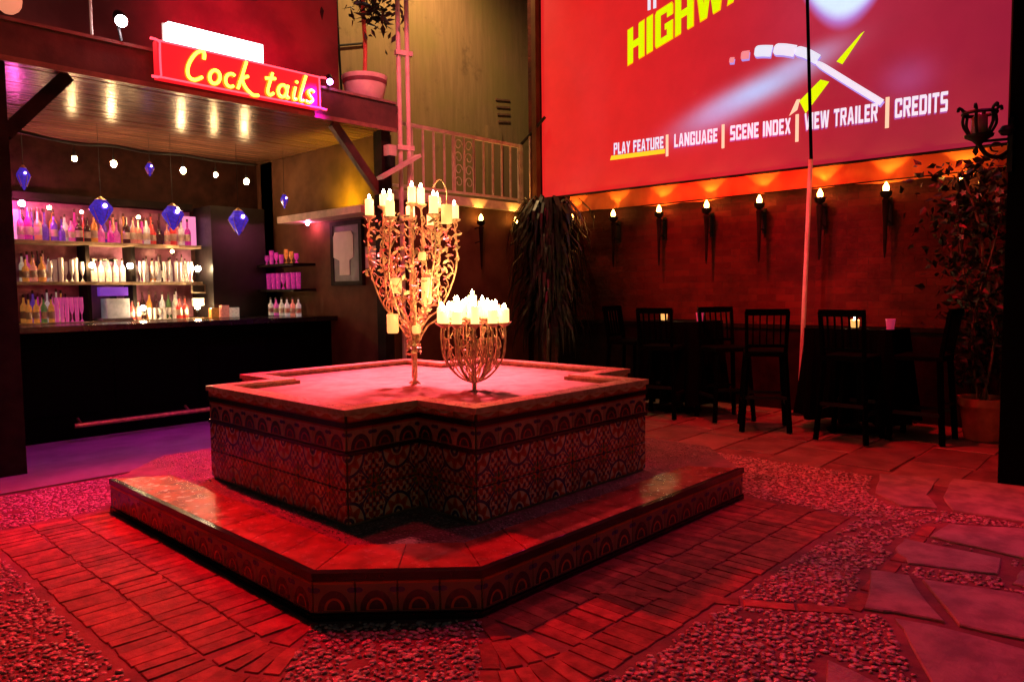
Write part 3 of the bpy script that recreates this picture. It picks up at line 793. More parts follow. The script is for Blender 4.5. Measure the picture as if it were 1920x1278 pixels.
t = tag(MB().tube([(2.10, 6.52, 3.34), (2.10, 6.52, 5.4)], .012, 6).build('thin_pole', M['rail_white']), 'thin pale pole standing on the bar roof beside the floodlight', 'pole')
t = thing('globe_lamp', 'peach coloured globe lamp on the dark upper wall in the corner over the bar', 'lamp', (1.72, 7.28, 3.74))
MB().sphere((1.72, 7.25, 3.76), .10, 14, 8, 1.15).build('globe', glow('peach_globe', (1, .30, .16), .8), t, True)
MB().box(1.66, 1.78, 7.33, 7.40, 3.70, 3.84).build('mount', M['iron'], t)

# string of bulbs under the ceiling
BW = [(2.55, 2.755), (2.925, 2.745), (3.66, 2.755), (4.04, 2.745), (4.42, 2.705)]
cab = tag(MB().tube(smooth_path([(2.0, 8.6, 2.97), (2.55, 8.6, 2.91), (2.925, 8.6, 2.935), (3.29, 8.6, 2.91), (3.66, 8.6, 2.93), (4.04, 8.6, 2.91), (4.54, 8.6, 2.92)], 5), .016, 6).build('lighting_track', M['iron']), 'dark lighting track carrying bulbs across the bar under the board ceiling', 'track')
def pend(i, x, y, z, zt, m, lab, r=.026):
    t = thing('pendant_bulb', lab, 'light bulb', (x, y, z), 'bare bulbs hanging under the bar ceiling')
    MB().sphere((x, y, z), r, 10, 8, 1.25).build('bulb', m, t, True)
    MB().tube([(x, y, z+r), (x, y, z+r+.05)], .014, 8).build('socket', M['iron'], t, True)
    MB().tube([(x, y, z+r+.05), (x, y, zt)], .004, 5).build('cord', M['iron'], t)
ords = ['leftmost', 'second from left', 'middle', 'fourth from left', 'rightmost']
for i, (x, z) in enumerate(BW): pend(i, x, 8.6, z, 2.915, M['bulb'], f'{ords[i]} of the five amber bulbs hung from the track under the bar ceiling', .03 if i in (1, 2, 4) else .023)

# blue moorish hanging lanterns
M['blue_glass'] = mat('blue_glass', (.05, .04, .55), .12, var=.4, vs=30, emit=(.12, .05, .9), es=.35)
def lantern_mesh(r, h):
    b = MB(); n = 10
    b.lathe([(.012, h*.52), (r*.45, h*.5), (r*.95, h*.22), (r, h*.12), (r*.8, -.04*h), (r*.35, -h*.35), (.006, -h*.52)], (0, 0, 0), n); return b
LG = [(1.99, 8.2, 2.45, .06, .20, 'small dim blue glass lantern high beside the left bar post'),
      (2.65, 8.2, 2.18, .115, .25, 'star-cut blue lantern hanging over the middle of the left shelves'),
      (3.36, 8.2, 2.17, .115, .25, 'round violet-blue lantern beside the pink lit panel of the bar shelf'),
      (4.10, 8.2, 2.16, .112, .27, 'pointed blue lantern hanging before the black cabinet'),
      (4.69, 8.2, 2.45, .045, .16, 'narrow lilac glass lantern hanging nearest the end wall of the bar'),
      (3.14, 8.2, 2.66, .045, .13, 'tiny violet lamp hanging between the amber bulbs')]
for x, y, z, r, h, lab in LG:
    t = thing('blue_lantern', lab, 'lantern', (x, y, z), 'blue glass lanterns hanging over the bar')
    b = lantern_mesh(r, h); b.v = [(p[0]+x, p[1]+y, p[2]+z) for p in b.v]; b.build('glass', M['blue_glass'], t)
    MB().lathe([(r*.5, h*.5), (r*.3, h*.56), (.008, h*.64)], (x, y, z), 8).build('cap', M['brass'], t, True)
    MB().tube([(x, y, z+h*.62), (x, y, ZC)], .003, 4).build('chain', M['iron'], t)
    b = MB()
    for k in range(5):
        a = k*2*PI/5; b.tube([(x+math.cos(a)*r*1.0, y+math.sin(a)*r*1.0, z+h*.14), (x+math.cos(a)*r*.4, y+math.sin(a)*r*.4, z-h*.36)], .004, 4)
    b.build('ribs', M['brass'], t)
    lp = MB().sphere((x, y-r-.004, z+h*.24), .020 if r > .1 else .010, 8, 6).build('lamp', glow('lantern_lamp', (.8, .45, 1), 14), t, True)

# shelf fairy lights
SB = [(2.17, 9.06, 2.31, (1, .10, .45), 150, .034, 'pink lamp glaring at the top left of the bar shelves'), (2.42, 9.06, 2.285, (1, .6, .25), 50, .02, 'small amber lamp beside the pink lamp on the top bar shelf'),
      (2.73, 9.06, 2.26, (1, .2, .25), 30, .018, 'small rosy lamp over the top bar shelf near the star-cut lantern'), (3.32, 9.06, 2.24, (1, .6, .25), 55, .02, 'amber lamp over the red bottles of the top bar shelf'),
      (2.80, 9.04, 1.68, (1, .70, .30), 90, .032, 'amber lamp on the middle bar shelf by the divider'), (3.20, 9.04, 1.68, (1, .72, .35), 90, .034, 'lamp glowing among the glasses at the second divider of the middle shelf'),
      (3.68, 9.04, 1.86, (1, .6, .25), 45, .02, 'small lamp fixed under the top bar shelf on its right half'), (3.98, 9.04, 1.66, (1, .75, .40), 90, .034, 'lamp at the right end of the middle bar shelf'),
      (3.30, 8.98, 1.20, (1, .78, .40), 90, .03, 'lamp on the back counter below the second divider'), (3.93, 8.98, 1.20, (1, .72, .32), 90, .034, 'lamp on the back counter at the right end of the shelves'),
      (4.86, 7.97, 2.18, (1, .16, .34), 170, .022, 'small lamp under the pale ledge of the bar end wall')]
for x, y, z, c, st, r, lab in SB:
    t = thing('shelf_lamp', lab, 'lamp', (x, y, z), 'little lamps set along the bar shelves')
    MB().sphere((x, y, z), r, 10, 6).build('bulb', glow('shelf_bulb', c, st*2.6), t, True)
    MB().lathe([(r*.8, -r*1.7), (r*.5, -r*.9)], (x, y, z), 8).build('socket', M['iron'], t, True)
    MB().tube([(x, y, z-r*1.5), (x+.03, y+.03, z-r*2.2), (x+.06, y+.16, z-r*2)], .003, 4).build('wire', M['iron'], t)

# bottles and glasses
def bottle_prof(kind, h, r):
    if kind == 'round': return [(r*.5, 0), (r, .02*h), (r*1.0, .34*h), (r*.7, .46*h), (r*.3, .56*h), (r*.26, .86*h), (r*.32, .88*h), (r*.3, .92*h)]
    if kind == 'squat': return [(r*.9, 0), (r, .02*h), (r, .5*h), (r*.8, .58*h), (r*.3, .66*h), (r*.27, .92*h)]
    if kind == 'tall': return [(r*.9, 0), (r, .02*h), (r*.98, .6*h), (r*.35, .74*h), (r*.3, .93*h)]
    return [(r*.55, 0), (r*.5, .02*h), (r*.85, .5*h), (r*.9, .55*h), (r*.3, .68*h), (r*.28, .93*h)]
GLZ = {}
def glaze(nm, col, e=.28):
    if nm not in GLZ: GLZ[nm] = mat(nm+'_bottle_glass', col, .12, var=.25, vs=35, emit=col, es=e, spec=.8)  # self-glow added to make the bottles look brightly lit
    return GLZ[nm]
COLS = {'pink': (.85, .12, .42), 'magenta': (.72, .04, .38), 'red': (.78, .06, .05), 'amber': (.72, .25, .05), 'coral': (.85, .26, .18), 'clear': (.75, .62, .60), 'violet': (.16, .05, .45), 'dark': (.05, .015, .015), 'cream': (.80, .64, .48), 'green': (.10, .16, .05)}
capm = mat('bottle_cap', (.10, .03, .03), .4); labm = mat('bottle_label', (.72, .55, .48), .6, var=.15, vs=30)
ORD = ['first', 'second', 'third', 'fourth', 'fifth', 'sixth', 'seventh', 'eighth', 'ninth', 'tenth', 'eleventh', 'twelfth', 'thirteenth', 'fourteenth', 'fifteenth', 'sixteenth', 'seventeenth', 'eighteenth', 'nineteenth', 'twentieth', 'twenty-first', 'twenty-second', 'twenty-third', 'twenty-fourth', 'twenty-fifth', 'twenty-sixth']
def bottle(x, y, z, kind, col, h, r, lab, grp, label=True):
    t = thing('bottle', lab, 'bottle', (x, y, z), grp)
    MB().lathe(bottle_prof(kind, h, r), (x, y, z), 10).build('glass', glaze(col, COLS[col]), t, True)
    MB().lathe([(r*.36, .9*h), (r*.36, h), (r*.2, h+.004)], (x, y, z), 8).build('cap', capm, t, True)
    if label and kind != 'round': MB().lathe([(r*1.015, .16*h), (r*1.02, .17*h), (r*1.015, .42*h)], (x, y, z), 10).build('label', labm, t, True)
TOP = ['pink', 'magenta', 'coral', 'violet', 'violet', 'violet', 'pink', 'dark', 'dark', 'amber', 'pink', 'magenta', 'pink', 'dark', 'coral', 'coral', 'clear', 'red', 'dark', 'coral', 'red', 'clear', 'magenta']
KIND = ['squat', 'tall', 'squat', 'round', 'tall', 'round', 'tall', 'squat', 'tall', 'tall', 'round', 'round', 'round', 'tall', 'squat', 'squat', 'tall', 'squat', 'round', 'squat', 'tall', 'tall', 'squat']
n = len(TOP)
for i, c in enumerate(TOP):
    h = rng.uniform(.24, .33); h = .34 if i < 4 else h
    bottle(2.17+i*(1.82/n)+rng.uniform(-.01, .01), 9.16+rng.uniform(-.03, .05), 1.94, KIND[i], c, h, rng.uniform(.034, .042), f'{c} {KIND[i]} bottle, {ORD[i]} from the left on the top bar shelf', 'bottles on the top bar shelf')
for i in range(17):
    c = ('dark', 'magenta', 'amber', 'violet', 'red', 'clear', 'coral')[i*3 % 7]
    bottle(2.2+i*.104+rng.uniform(-.015, .015), 9.30, 1.94, ('tall', 'squat', 'round', 'tall')[i % 4], c, rng.uniform(.30, .39), rng.uniform(.032, .044), f'taller {c} bottle, {ORD[i]} from the left in the back row of the top bar shelf', 'bottles in the back row of the top shelf')
glassm = mat('drinking_glass', (.80, .66, .62), .1, var=.15, spec=.9, emit=(.9, .5, .4), es=.1)  # faint emission put in to brighten the glasses
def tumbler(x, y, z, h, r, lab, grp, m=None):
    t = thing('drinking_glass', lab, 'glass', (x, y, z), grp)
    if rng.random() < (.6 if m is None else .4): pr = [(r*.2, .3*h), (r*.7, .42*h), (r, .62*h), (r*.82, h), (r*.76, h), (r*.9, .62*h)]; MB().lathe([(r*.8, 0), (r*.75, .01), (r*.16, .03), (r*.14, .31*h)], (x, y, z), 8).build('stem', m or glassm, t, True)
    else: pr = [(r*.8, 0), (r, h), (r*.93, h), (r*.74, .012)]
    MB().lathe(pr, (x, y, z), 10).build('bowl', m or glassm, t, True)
for i in range(7):
    tumbler(2.42+i*.052, 9.14+.03*(i % 2), 1.50, .22+.02*(i % 3), .026, f'clear glass, {ORD[i]} of the row left of the middle-shelf lamp', 'glasses on the middle bar shelf')
for i in range(14):
    if i % 3 == 2: bottle(3.34+i*.046, 9.18, 1.50, 'tall', 'cream', .30+.03*(i % 2), .022, f'cream slim bottle, {ORD[i//3]} among the tumblers on the right middle shelf', 'slim bottles among the glasses', False)
    else: tumbler(3.34+i*.046, 9.13, 1.50, .24, .022, f'tall clear tumbler, {ORD[i-i//3]} in the row on the right middle shelf', 'tumblers on the right middle shelf')
for i, c in enumerate(['amber', 'coral', 'amber']):
    bottle(2.19+i*.075, 9.14, 1.50, 'squat', c, .26+.02*i, .036, f'{c} squat bottle, {ORD[i]} at the left end of the middle bar shelf', 'bottles at the left of the middle shelf')
for i, c in enumerate(['cream', 'clear', 'cream', 'clear', 'clear']):
    bottle(2.87+i*.075, 9.2, 1.50, 'tall', c, .27, .033, f'{c} bottle, {ORD[i]} between the two dividers of the middle shelf', 'bottles between the shelf dividers')
for i, c in enumerate(['amber', 'amber', 'green', 'amber']):
    bottle(2.2+i*.07, 9.14, 1.06, 'tall', c, .28, .031, f'{c} wine bottle, {ORD[i]} at the left end of the back counter', 'bottles at the left of the back counter')
pg = mat('pink_glass', (.85, .18, .50), .15, var=.2, emit=(1, .1, .45), es=.25)  # emission gives the glasses a lit pink look
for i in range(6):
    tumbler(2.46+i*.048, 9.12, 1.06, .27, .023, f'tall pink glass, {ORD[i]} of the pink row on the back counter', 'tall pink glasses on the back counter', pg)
for i, c in enumerate(['red', 'coral']):
    bottle(3.22+i*.07, 9.10, 1.06, 'tall', c, .22, .03, f'{c} bottle beside the lamp under the second divider, {ORD[i]} from the left', 'bottles by the counter lamp')
for i, c in enumerate(['dark', 'amber', 'dark', 'clear', 'green', 'cream']):
    bottle(3.40+i*.075, 9.26, 1.06, 'tall', c, .32, .033, f'{c} tall bottle, {ORD[i]} in the row at the back of the counter', 'tall bottles at the back of the counter')
for i, c in enumerate(['red', 'red']):
    bottle(3.76+i*.07, 9.10, 1.06, 'squat', c, .26, .034, f'bright red squat bottle beside the framed card, {ORD[i]} of two', 'red bottles beside the framed card')
for i in range(6):
    tumbler(3.40+i*.055, 9.05, 1.06, .13, .024, f'short clear glass, {ORD[i]} in the row before the tall bottles', 'short glasses on the back counter')
for i in range(13):
    c = ('cream', 'clear', 'coral', 'dark', 'amber', 'pink')[i*5 % 6]; x = 2.2+i*.05 if i < 6 else 3.35+(i-6)*.098
    bottle(x, 9.31, 1.50, ('tall', 'squat', 'tall')[i % 3], c, rng.uniform(.27, .34), rng.uniform(.028, .036), f'taller {c} bottle, {ORD[i]} from the left in the back row of the middle shelf', 'bottles in the back row of the middle shelf')
for i in range(14):
    c = ('amber', 'magenta', 'pink', 'dark', 'coral', 'cream', 'violet', 'clear')[i*3 % 8]; x = 2.2+i*.045 if i < 10 else 3.34+(i-10)*.16
    bottle(x, 9.33, 1.06, ('tall', 'squat', 'tall', 'round')[i % 4], c, rng.uniform(.30, .37), rng.uniform(.026, .036), f'tall {c} bottle, {ORD[i]} from the left against the mirror above the back counter', 'bottles against the bar mirror')
# till, towels, framed card, pink panel
t = thing('till', 'pale boxy till with a violet display on the back counter', 'till', (3.0, 9.1, 1.06))
MB().box(2.93, 3.17, 9.02, 9.22, 1.09, 1.31).build('body', mat('till_casing', (.72, .66, .70), .4, emit=(.8, .7, .8), es=.08), t)  # slight emission paints a lit look on the casing
MB().box(2.86, 3.18, 8.96, 9.24, 1.062, 1.09).build('drawer', mat('till_drawer', (.45, .40, .50), .4), t)
MB().box(2.88, 3.18, 9.08, 9.16, 1.34, 1.44).build('display', glow('till_display', (.22, .05, .55), .6), t)
MB().box(3.0, 3.06, 9.1, 9.14, 1.31, 1.34).build('stalk', M['iron'], t)
t = thing('framed_card', 'small dark card in a pale frame standing over the red bottles', 'sign', (3.97, 9.03, 1.36))
MB().box(3.89, 4.06, 9.03, 9.045, 1.36, 1.47).build('frame', M['rim_cream'], t); MB().box(3.905, 4.045, 9.024, 9.029, 1.375, 1.455).build('card', M['dark_wood'], t)
MB().box(3.90, 4.04, 9.03, 9.07, 1.21, 1.30).build('price_card', M['paper'], t)
tag(MB().prism([(2.10, 9.2), (2.19, 9.2), (2.19, 9.30), (2.10, 9.30)], 1.942, 2.26).build('lit_panel', bpy.data.materials.get('pink_panel') or glow('pink_panel', (1, .30, .62), .8)), 'glowing pink upright panel behind the first bottles of the top bar shelf', 'light panel')
tag(MB().prism([(3.90, 9.2), (4.045, 9.2), (4.045, 9.30), (3.90, 9.30)], 1.942, 2.30).build('lit_panel', bpy.data.materials['pink_panel']), 'glowing pink upright panel at the right end of the top bar shelf', 'light panel')
for i in range(3):
    t = thing('machine_light', f'small pale round dial, {ORD[i]} of three over the till on the dark machine front', 'dial', (2.9+i*.1, 9.2, 1.75), 'dials over the till')
    MB().lathe([(.022, 0), (.022, .012)], (2.88+i*.11, 9.2, 1.745), 10).build('face', M['rail_white'], t); MB().box(2.86+i*.11, 2.90+i*.11, 9.215, 9.38, 1.735, 1.765).build('mount', M['iron'], t)
for i in range(9):
    tumbler(4.80, 8.15+i*.12, 1.71, .12+.03*(i % 3), .028, f'{"yellow" if i in (1,2) else "violet"} glass, {ORD[i]} from the courtyard on the upper end-wall shelf', 'glasses on the upper end-wall shelf', glaze('amber', COLS['amber'], .5) if i in (1, 2) else glaze('magenta', COLS['magenta'], .3))
for i in range(9):
    tumbler(4.80, 8.12+i*.12, 1.40, .2, .03, f'tall magenta glass, {ORD[i]} from the courtyard on the lower end-wall shelf', 'glasses on the lower end-wall shelf', glaze('magenta', COLS['magenta'], .3))
for i, c in enumerate(['clear', 'coral', 'clear', 'cream', 'pink', 'cream']):
    bottle(4.66, 7.9+i*.13, 1.076, 'tall', c, .22, .032, f'{c} bottle, {ORD[i]} from the courtyard on the counter by the end wall', 'bottles on the counter by the end wall')
for i, c in enumerate(['amber', 'coral', 'cream']):
    x = 4.02+i*.13
    tag(MB().box(x, x+.09, 8.9-.1, 8.9-.02, 1.062, 1.18+.03*(i % 2)).build('carton', glaze(c, COLS[c], .15)), f'{c} carton, {ORD[i]} of three on the back counter under the cabinet', 'carton', 'cartons under the cabinet')

# board and notice on the end wall
t = thing('notice_board', 'dark framed board with a pale pinned sheet on the bar end wall', 'notice board', (4.96, 7.3, 1.8))
MB().box(4.945, 4.979, 7.01, 7.60, 1.45, 2.15).build('backing', mat('board_purple', (.10, .05, .11), .5), t)
for y0, y1, z0, z1 in ((6.99, 7.05, 1.43, 2.17), (7.56, 7.62, 1.43, 2.17), (7.05, 7.56, 1.43, 1.48), (7.05, 7.56, 2.12, 2.17)):
    MB().box(4.935, 4.98, y0, y1, z0, z1).build('frame', M['dark_wood'], t)
sh = [(7.56, 2.0), (7.52, 2.05), (7.2, 2.05), (7.16, 2.0), (7.16, 1.75), (7.24, 1.72), (7.24, 1.55), (7.44, 1.55), (7.44, 1.72), (7.56, 1.76)]
b = MB(); k = len(sh); b.v = [(4.938, y, z) for y, z in sh]+[(4.943, y, z) for y, z in sh]; b.f = [tuple(range(k)), tuple(range(2*k-1, k-1, -1))]+[(i, (i+1) % k, k+(i+1) % k, k+i) for i in range(k)]
b.build('sheet', M['paper'], t)
tag(MB().box(4.968, 4.9785, 6.70, 6.97, 1.62, 1.86).build('paper_notice', M['paper']), 'square pink-lit paper notice pinned beside the framed board', 'notice')

# pipes, board, junction box
pole = thing('pipe_pair', 'two pale vertical pipes side by side at the corner of the bar roof', 'pipes', (5.14, 6.45, 0))
for dx in (-.035, .045): MB().tube([(5.14+dx, 6.45-dx*.6, 0), (5.14+dx, 6.45-dx*.6, 6.4)], .026, 10).build('pipe', M['pole_white'], pole, True)
for z in (2.9, 3.9): MB().beam((5.06, 6.47, z), (5.24, 6.41, z), .06, .05).build('pipe_clip', M['pole_white'], pole)
tag(MB().beam((4.74, 6.36, 2.53), (5.26, 6.36, 2.82), .10, .035).build('slanted_board', M['pole_white']), 'short slanted pale board fixed across the two pipes above the candles', 'board')
t = thing('junction_box', 'small pale box on the bar corner post beside the two pipes', 'box', (4.95, 6.42, 2.8))
MB().box(4.885, 4.985, 6.385, 6.476, 2.79, 2.90).build('cover', M['pole_white'], t); MB().box(4.90, 4.97, 6.39, 6.476, 2.67, 2.788).build('plug', M['iron'], t)

# potted plant on the bar roof
t = thing('roof_pot_plant', 'white banded pot with a bare-stemmed plant on the bar roof corner', 'potted plant', (4.86, 6.75, 3.34))
c = (4.86, 6.75, 0)
MB().lathe([(.13, 3.341), (.19, 3.40), (.225, 3.55), (.228, 3.57)], c, 20).build('pot', M['white_pot'], t, True)
MB().lathe([(.231, 3.571), (.238, 3.60), (.238, 3.612)], c, 20).build('band', M['pot_band'], t, True)
MB().lathe([(.236, 3.613), (.245, 3.64), (.246, 3.655), (.21, 3.655), (.20, 3.63)], c, 20).build('lip', M['white_pot'], t, True)
MB().lathe([(.20, 3.625), (.05, 3.66)], c, 14).build('soil', M['soil'], t)
MB().tube(smooth_path([(4.86, 6.75, 3.63), (4.87, 6.74, 4.0), (4.86, 6.75, 4.4), (4.88, 6.73, 4.9)], 4), [.022]*13, 8).build('trunk', M['terracotta'], t, True)
def leaf_cloud(n, cf, size, aspect=.4):
    b = MB()
    for k in range(n):
        c = Vector(cf()); s = rng.uniform(.7, 1.3)*size; d = Vector((rng.gauss(0, 1), rng.gauss(0, 1), rng.gauss(-.25, .8))).normalized()
        sd = d.cross(Vector((rng.gauss(0, 1), rng.gauss(0, 1), rng.gauss(0, 1)))).normalized()*s*aspect*.5; up = sd.cross(d)*.25
        b.add([c, c+d*s*.35+sd+up, c+d*s, c+d*s*.35-sd+up, c+d*s*.4-up*.3], [(0, 1, 4), (1, 2, 4), (2, 3, 4), (3, 0, 4)])
    return b
leaf_cloud(420, lambda: (4.95+rng.gauss(0, .16), 6.68+rng.gauss(0, .16), 4.62+rng.gauss(0, .22)), .13, .35).build('crown', M['leaf'], t)

# ------------------------------------------------------------------ walls on the right and at the back
bw = thing('brick_wall', 'old dark red brick wall carrying the screen and the torch sconces', 'wall', (8, 4, 0))
MB().box(8.03, 8.35, -6, 7.24, 0, 6.8).build('masonry', M['brick_wall'], bw)
MB().box(7.985, 8.032, -6, 7.24, 0, .90).build('dark_wall_band', M['dark_wood'], bw)  # added band that darkens the lower wall behind the stools
MB().box(7.965, 8.032, -6, 7.24, .90, .945).build('dark_band_cap', M['dark_wood'], bw)  # top edge of the added dark band
lw = thing('terrace_wall', 'olive plaster wall under the terrace railing in the corner', 'wall', (6.5, 7.3, 0))
MB().box(5.102, 8.30, 7.25, 7.5, 0, 2.46).build('plaster_face', M['end_wall'], lw)
MB().box(5.102, 8.40, 7.17, 9.0, 2.462, 2.57).build('terrace_slab', M['rail_white'], lw)
pb = thing('plaster_building', 'tall stained ochre plaster building rising behind the terrace', 'building', (7, 9, 0))
MB().box(4.98, 12, 9.0, 9.3, 0, 9).build('facade', M['plaster'], pb)
for k in range(4):
    MB().beam((9.15+.02*k, 8.99, 4.58-k*.12), (9.5, 8.99, 4.62-k*.12), .02, .03).build('vent_slat', M['stem'], pb)
MB().box(8.9, 9.25, 8.94, 9.0, 2.6, 4.1).build('wall_pier', M['plaster'], pb)
b = MB(); b.tube(smooth_path([(6.0, 8.96, 6.5), (6.02, 8.96, 5.1), (6.05, 8.96, 4.3), (6.08, 8.96, 3.5)], 4), .018, 5); b.tube(smooth_path([(5.3, 8.96, 4.55), (6.0, 8.96, 4.75), (6.5, 8.96, 4.9)], 4), .016, 5); b.build('conduit', M['iron'], pb)
rl = thing('terrace_railing', 'cream iron railing with one scrolled panel along the terrace edge', 'railing', (6.9, 7.28, 2.57))
MB().beam((5.15, 7.28, 3.39), (7.90, 7.28, 3.39), .04, .045).build('top_rail', M['rail_white'], rl)
MB().beam((5.15, 7.28, 2.64), (7.90, 7.28, 2.64), .03, .03).build('bottom_rail', M['rail_white'], rl)
x = 5.22
while x < 7.9:
    if not 6.63 < x < 6.93: MB().box(x-.011, x+.011, 7.269, 7.291, 2.655, 3.368).build('baluster', M['rail_white'], rl)
    x += .176
for x in (6.60, 6.80, 6.97): MB().box(x-.011, x+.011, 7.269, 7.291, 2.655, 3.368).build('baluster', M['rail_white'], rl)
b = MB()
for x0 in (6.70, 6.885):
    for k in range(4):
        zc = 2.78+k*.16; s = 1 if k % 2 else -1
        b.tube(smooth_path([(x0+s*.07*math.cos(a)*(1-a/11), 7.28, zc+.075*math.sin(a)*(1-a/11)) for a in [q*.8 for q in range(9)]], 3), .007, 5)
b.build('scroll', M['rail_white'], rl, True)
MB().box(7.86, 7.92, 7.25, 7.31, 2.572, 3.42).build('end_post', M['rail_white'], rl)
hr = thing('stair_handrail', 'dark handrail climbing from the railing to behind the screen', 'handrail', (7.9, 7.1, 3.3))
MB().tube([(7.90, 7.30, 3.40), (7.93, 7.0, 3.62), (7.94, 6.85, 3.74)], .022, 8).build('rail', M['iron'], hr, True)
MB().tube([(7.92, 7.12, 2.575), (7.92, 7.12, 3.52)], .014, 6).build('support', M['rail_white'], hr)
tag(MB().box(7.90, 7.99, 6.98, 7.06, .002, 6.5).build('screen_post', M['end_wall']), 'slim ochre post at the left edge of the projection screen', 'post')

# sconces
def torch(x, y, z, nx, ny, lab, st=1.0):
    """torch sconce mounted on a wall; (nx,ny) points into the courtyard"""
    t = thing('torch_sconce', lab, 'sconce', (x, y, z), 'torch sconces along the courtyard walls'); c = (x, y, 0)
    MB().lathe([(.004, z-.68), (.014, z-.62), (.022, z-.34), (.032, z-.15), (.038, z-.12), (.024, z-.10)], c, 10).build('torch_handle', M['dark_wood'], t, True)
    MB().lathe([(.02, z-.10), (.05, z-.075), (.058, z-.035), (.052, z-.03), (.03, z-.05)], c, 12).build('cup', M['iron'], t, True)
    MB().lathe([(.012, z-.048), (.026, z-.02), (.028, z+.01), (.012, z+.045), (.002, z+.06)], c, 10).build('bulb', M['sconce_bulb'], t, True)
    spot('torch_light', (x, y, z+.062), (x-nx*.008, y-ny*.008, z+1), 11, (1, .36, .05), 96, .35, .012)
    b = MB(); wx, wy = x-nx*.13, y-ny*.13
    b.tube([(x, y, z-.11), (wx, wy, z-.13)], .010, 6); b.build('bracket', M['iron'], t); MB().tube([(x, y, z-.3), (wx, wy, z-.32)], .008, 6).build('bracket', M['iron'], t)
    MB().beam((wx, wy, z-.36), (wx, wy, z-.08), .05, .012, (nx, ny, 0)).build('back_plate', M['iron'], t)
XS = [(6.33, 'torch sconce half hidden beside the drooping corner plant'), (5.65, 'second torch sconce from the corner plant on the brick wall'), (4.97, 'third torch sconce from the corner plant on the brick wall'),
      (4.33, 'torch sconce beside the brightest crimson patch of brick'), (3.69, 'torch sconce nearest the slim pole on its corner-plant side'), (3.03, 'torch sconce nearest the slim pole on its vine side'),
      (2.39, 'torch sconce over the dark table, between the slim pole and the vine'), (1.74, 'torch sconce glowing among the leaves of the flowering vine')]
for v, lab in XS: torch(7.87, v, 2.31, -1, 0, lab)
torch(6.95, 7.13, 2.31, 0, -1, 'torch sconce under the terrace railing, nearer the candelabra')
torch(7.62, 7.13, 2.31, 0, -1, 'torch sconce under the terrace railing, nearer the corner plant')

# ------------------------------------------------------------------ projection screen
scr = thing('projection_screen', 'huge red projection cloth showing a film menu with yellow title and white choices', 'screen', (8, 4, 2.6))
g = MB(); nu, nv = 60, 30; y0, y1, z0, z1 = 1.40, 6.96, 2.625, 6.3
for i in range(nu+1):
    for j in range(nv+1):
        y = y0+(y1-y0)*i/nu; z = z0+(z1-z0)*j/nv; g.v.append((8.0+.004*math.sin(y*5+z*1.7)*math.sin(z*3.1), y, z-.012*math.sin(PI*(y-1.4)/2.7)**2*(j == 0)))
for i in range(nu):
    for j in range(nv): a = i*(nv+1)+j; g.f.append((a, a+1, a+nv+2, a+nv+1))
g.build('cloth', M['screen'], scr, True)
MB().tube([(7.992, 1.38, 2.615), (7.992, 6.97, 2.635)], .016, 6).build('hem_batten', M['dark_wood'], scr)
def bar_(x0, y0, x1, y1): return [(x0, y0), (x1, y0), (x1, y1), (x0, y1)]
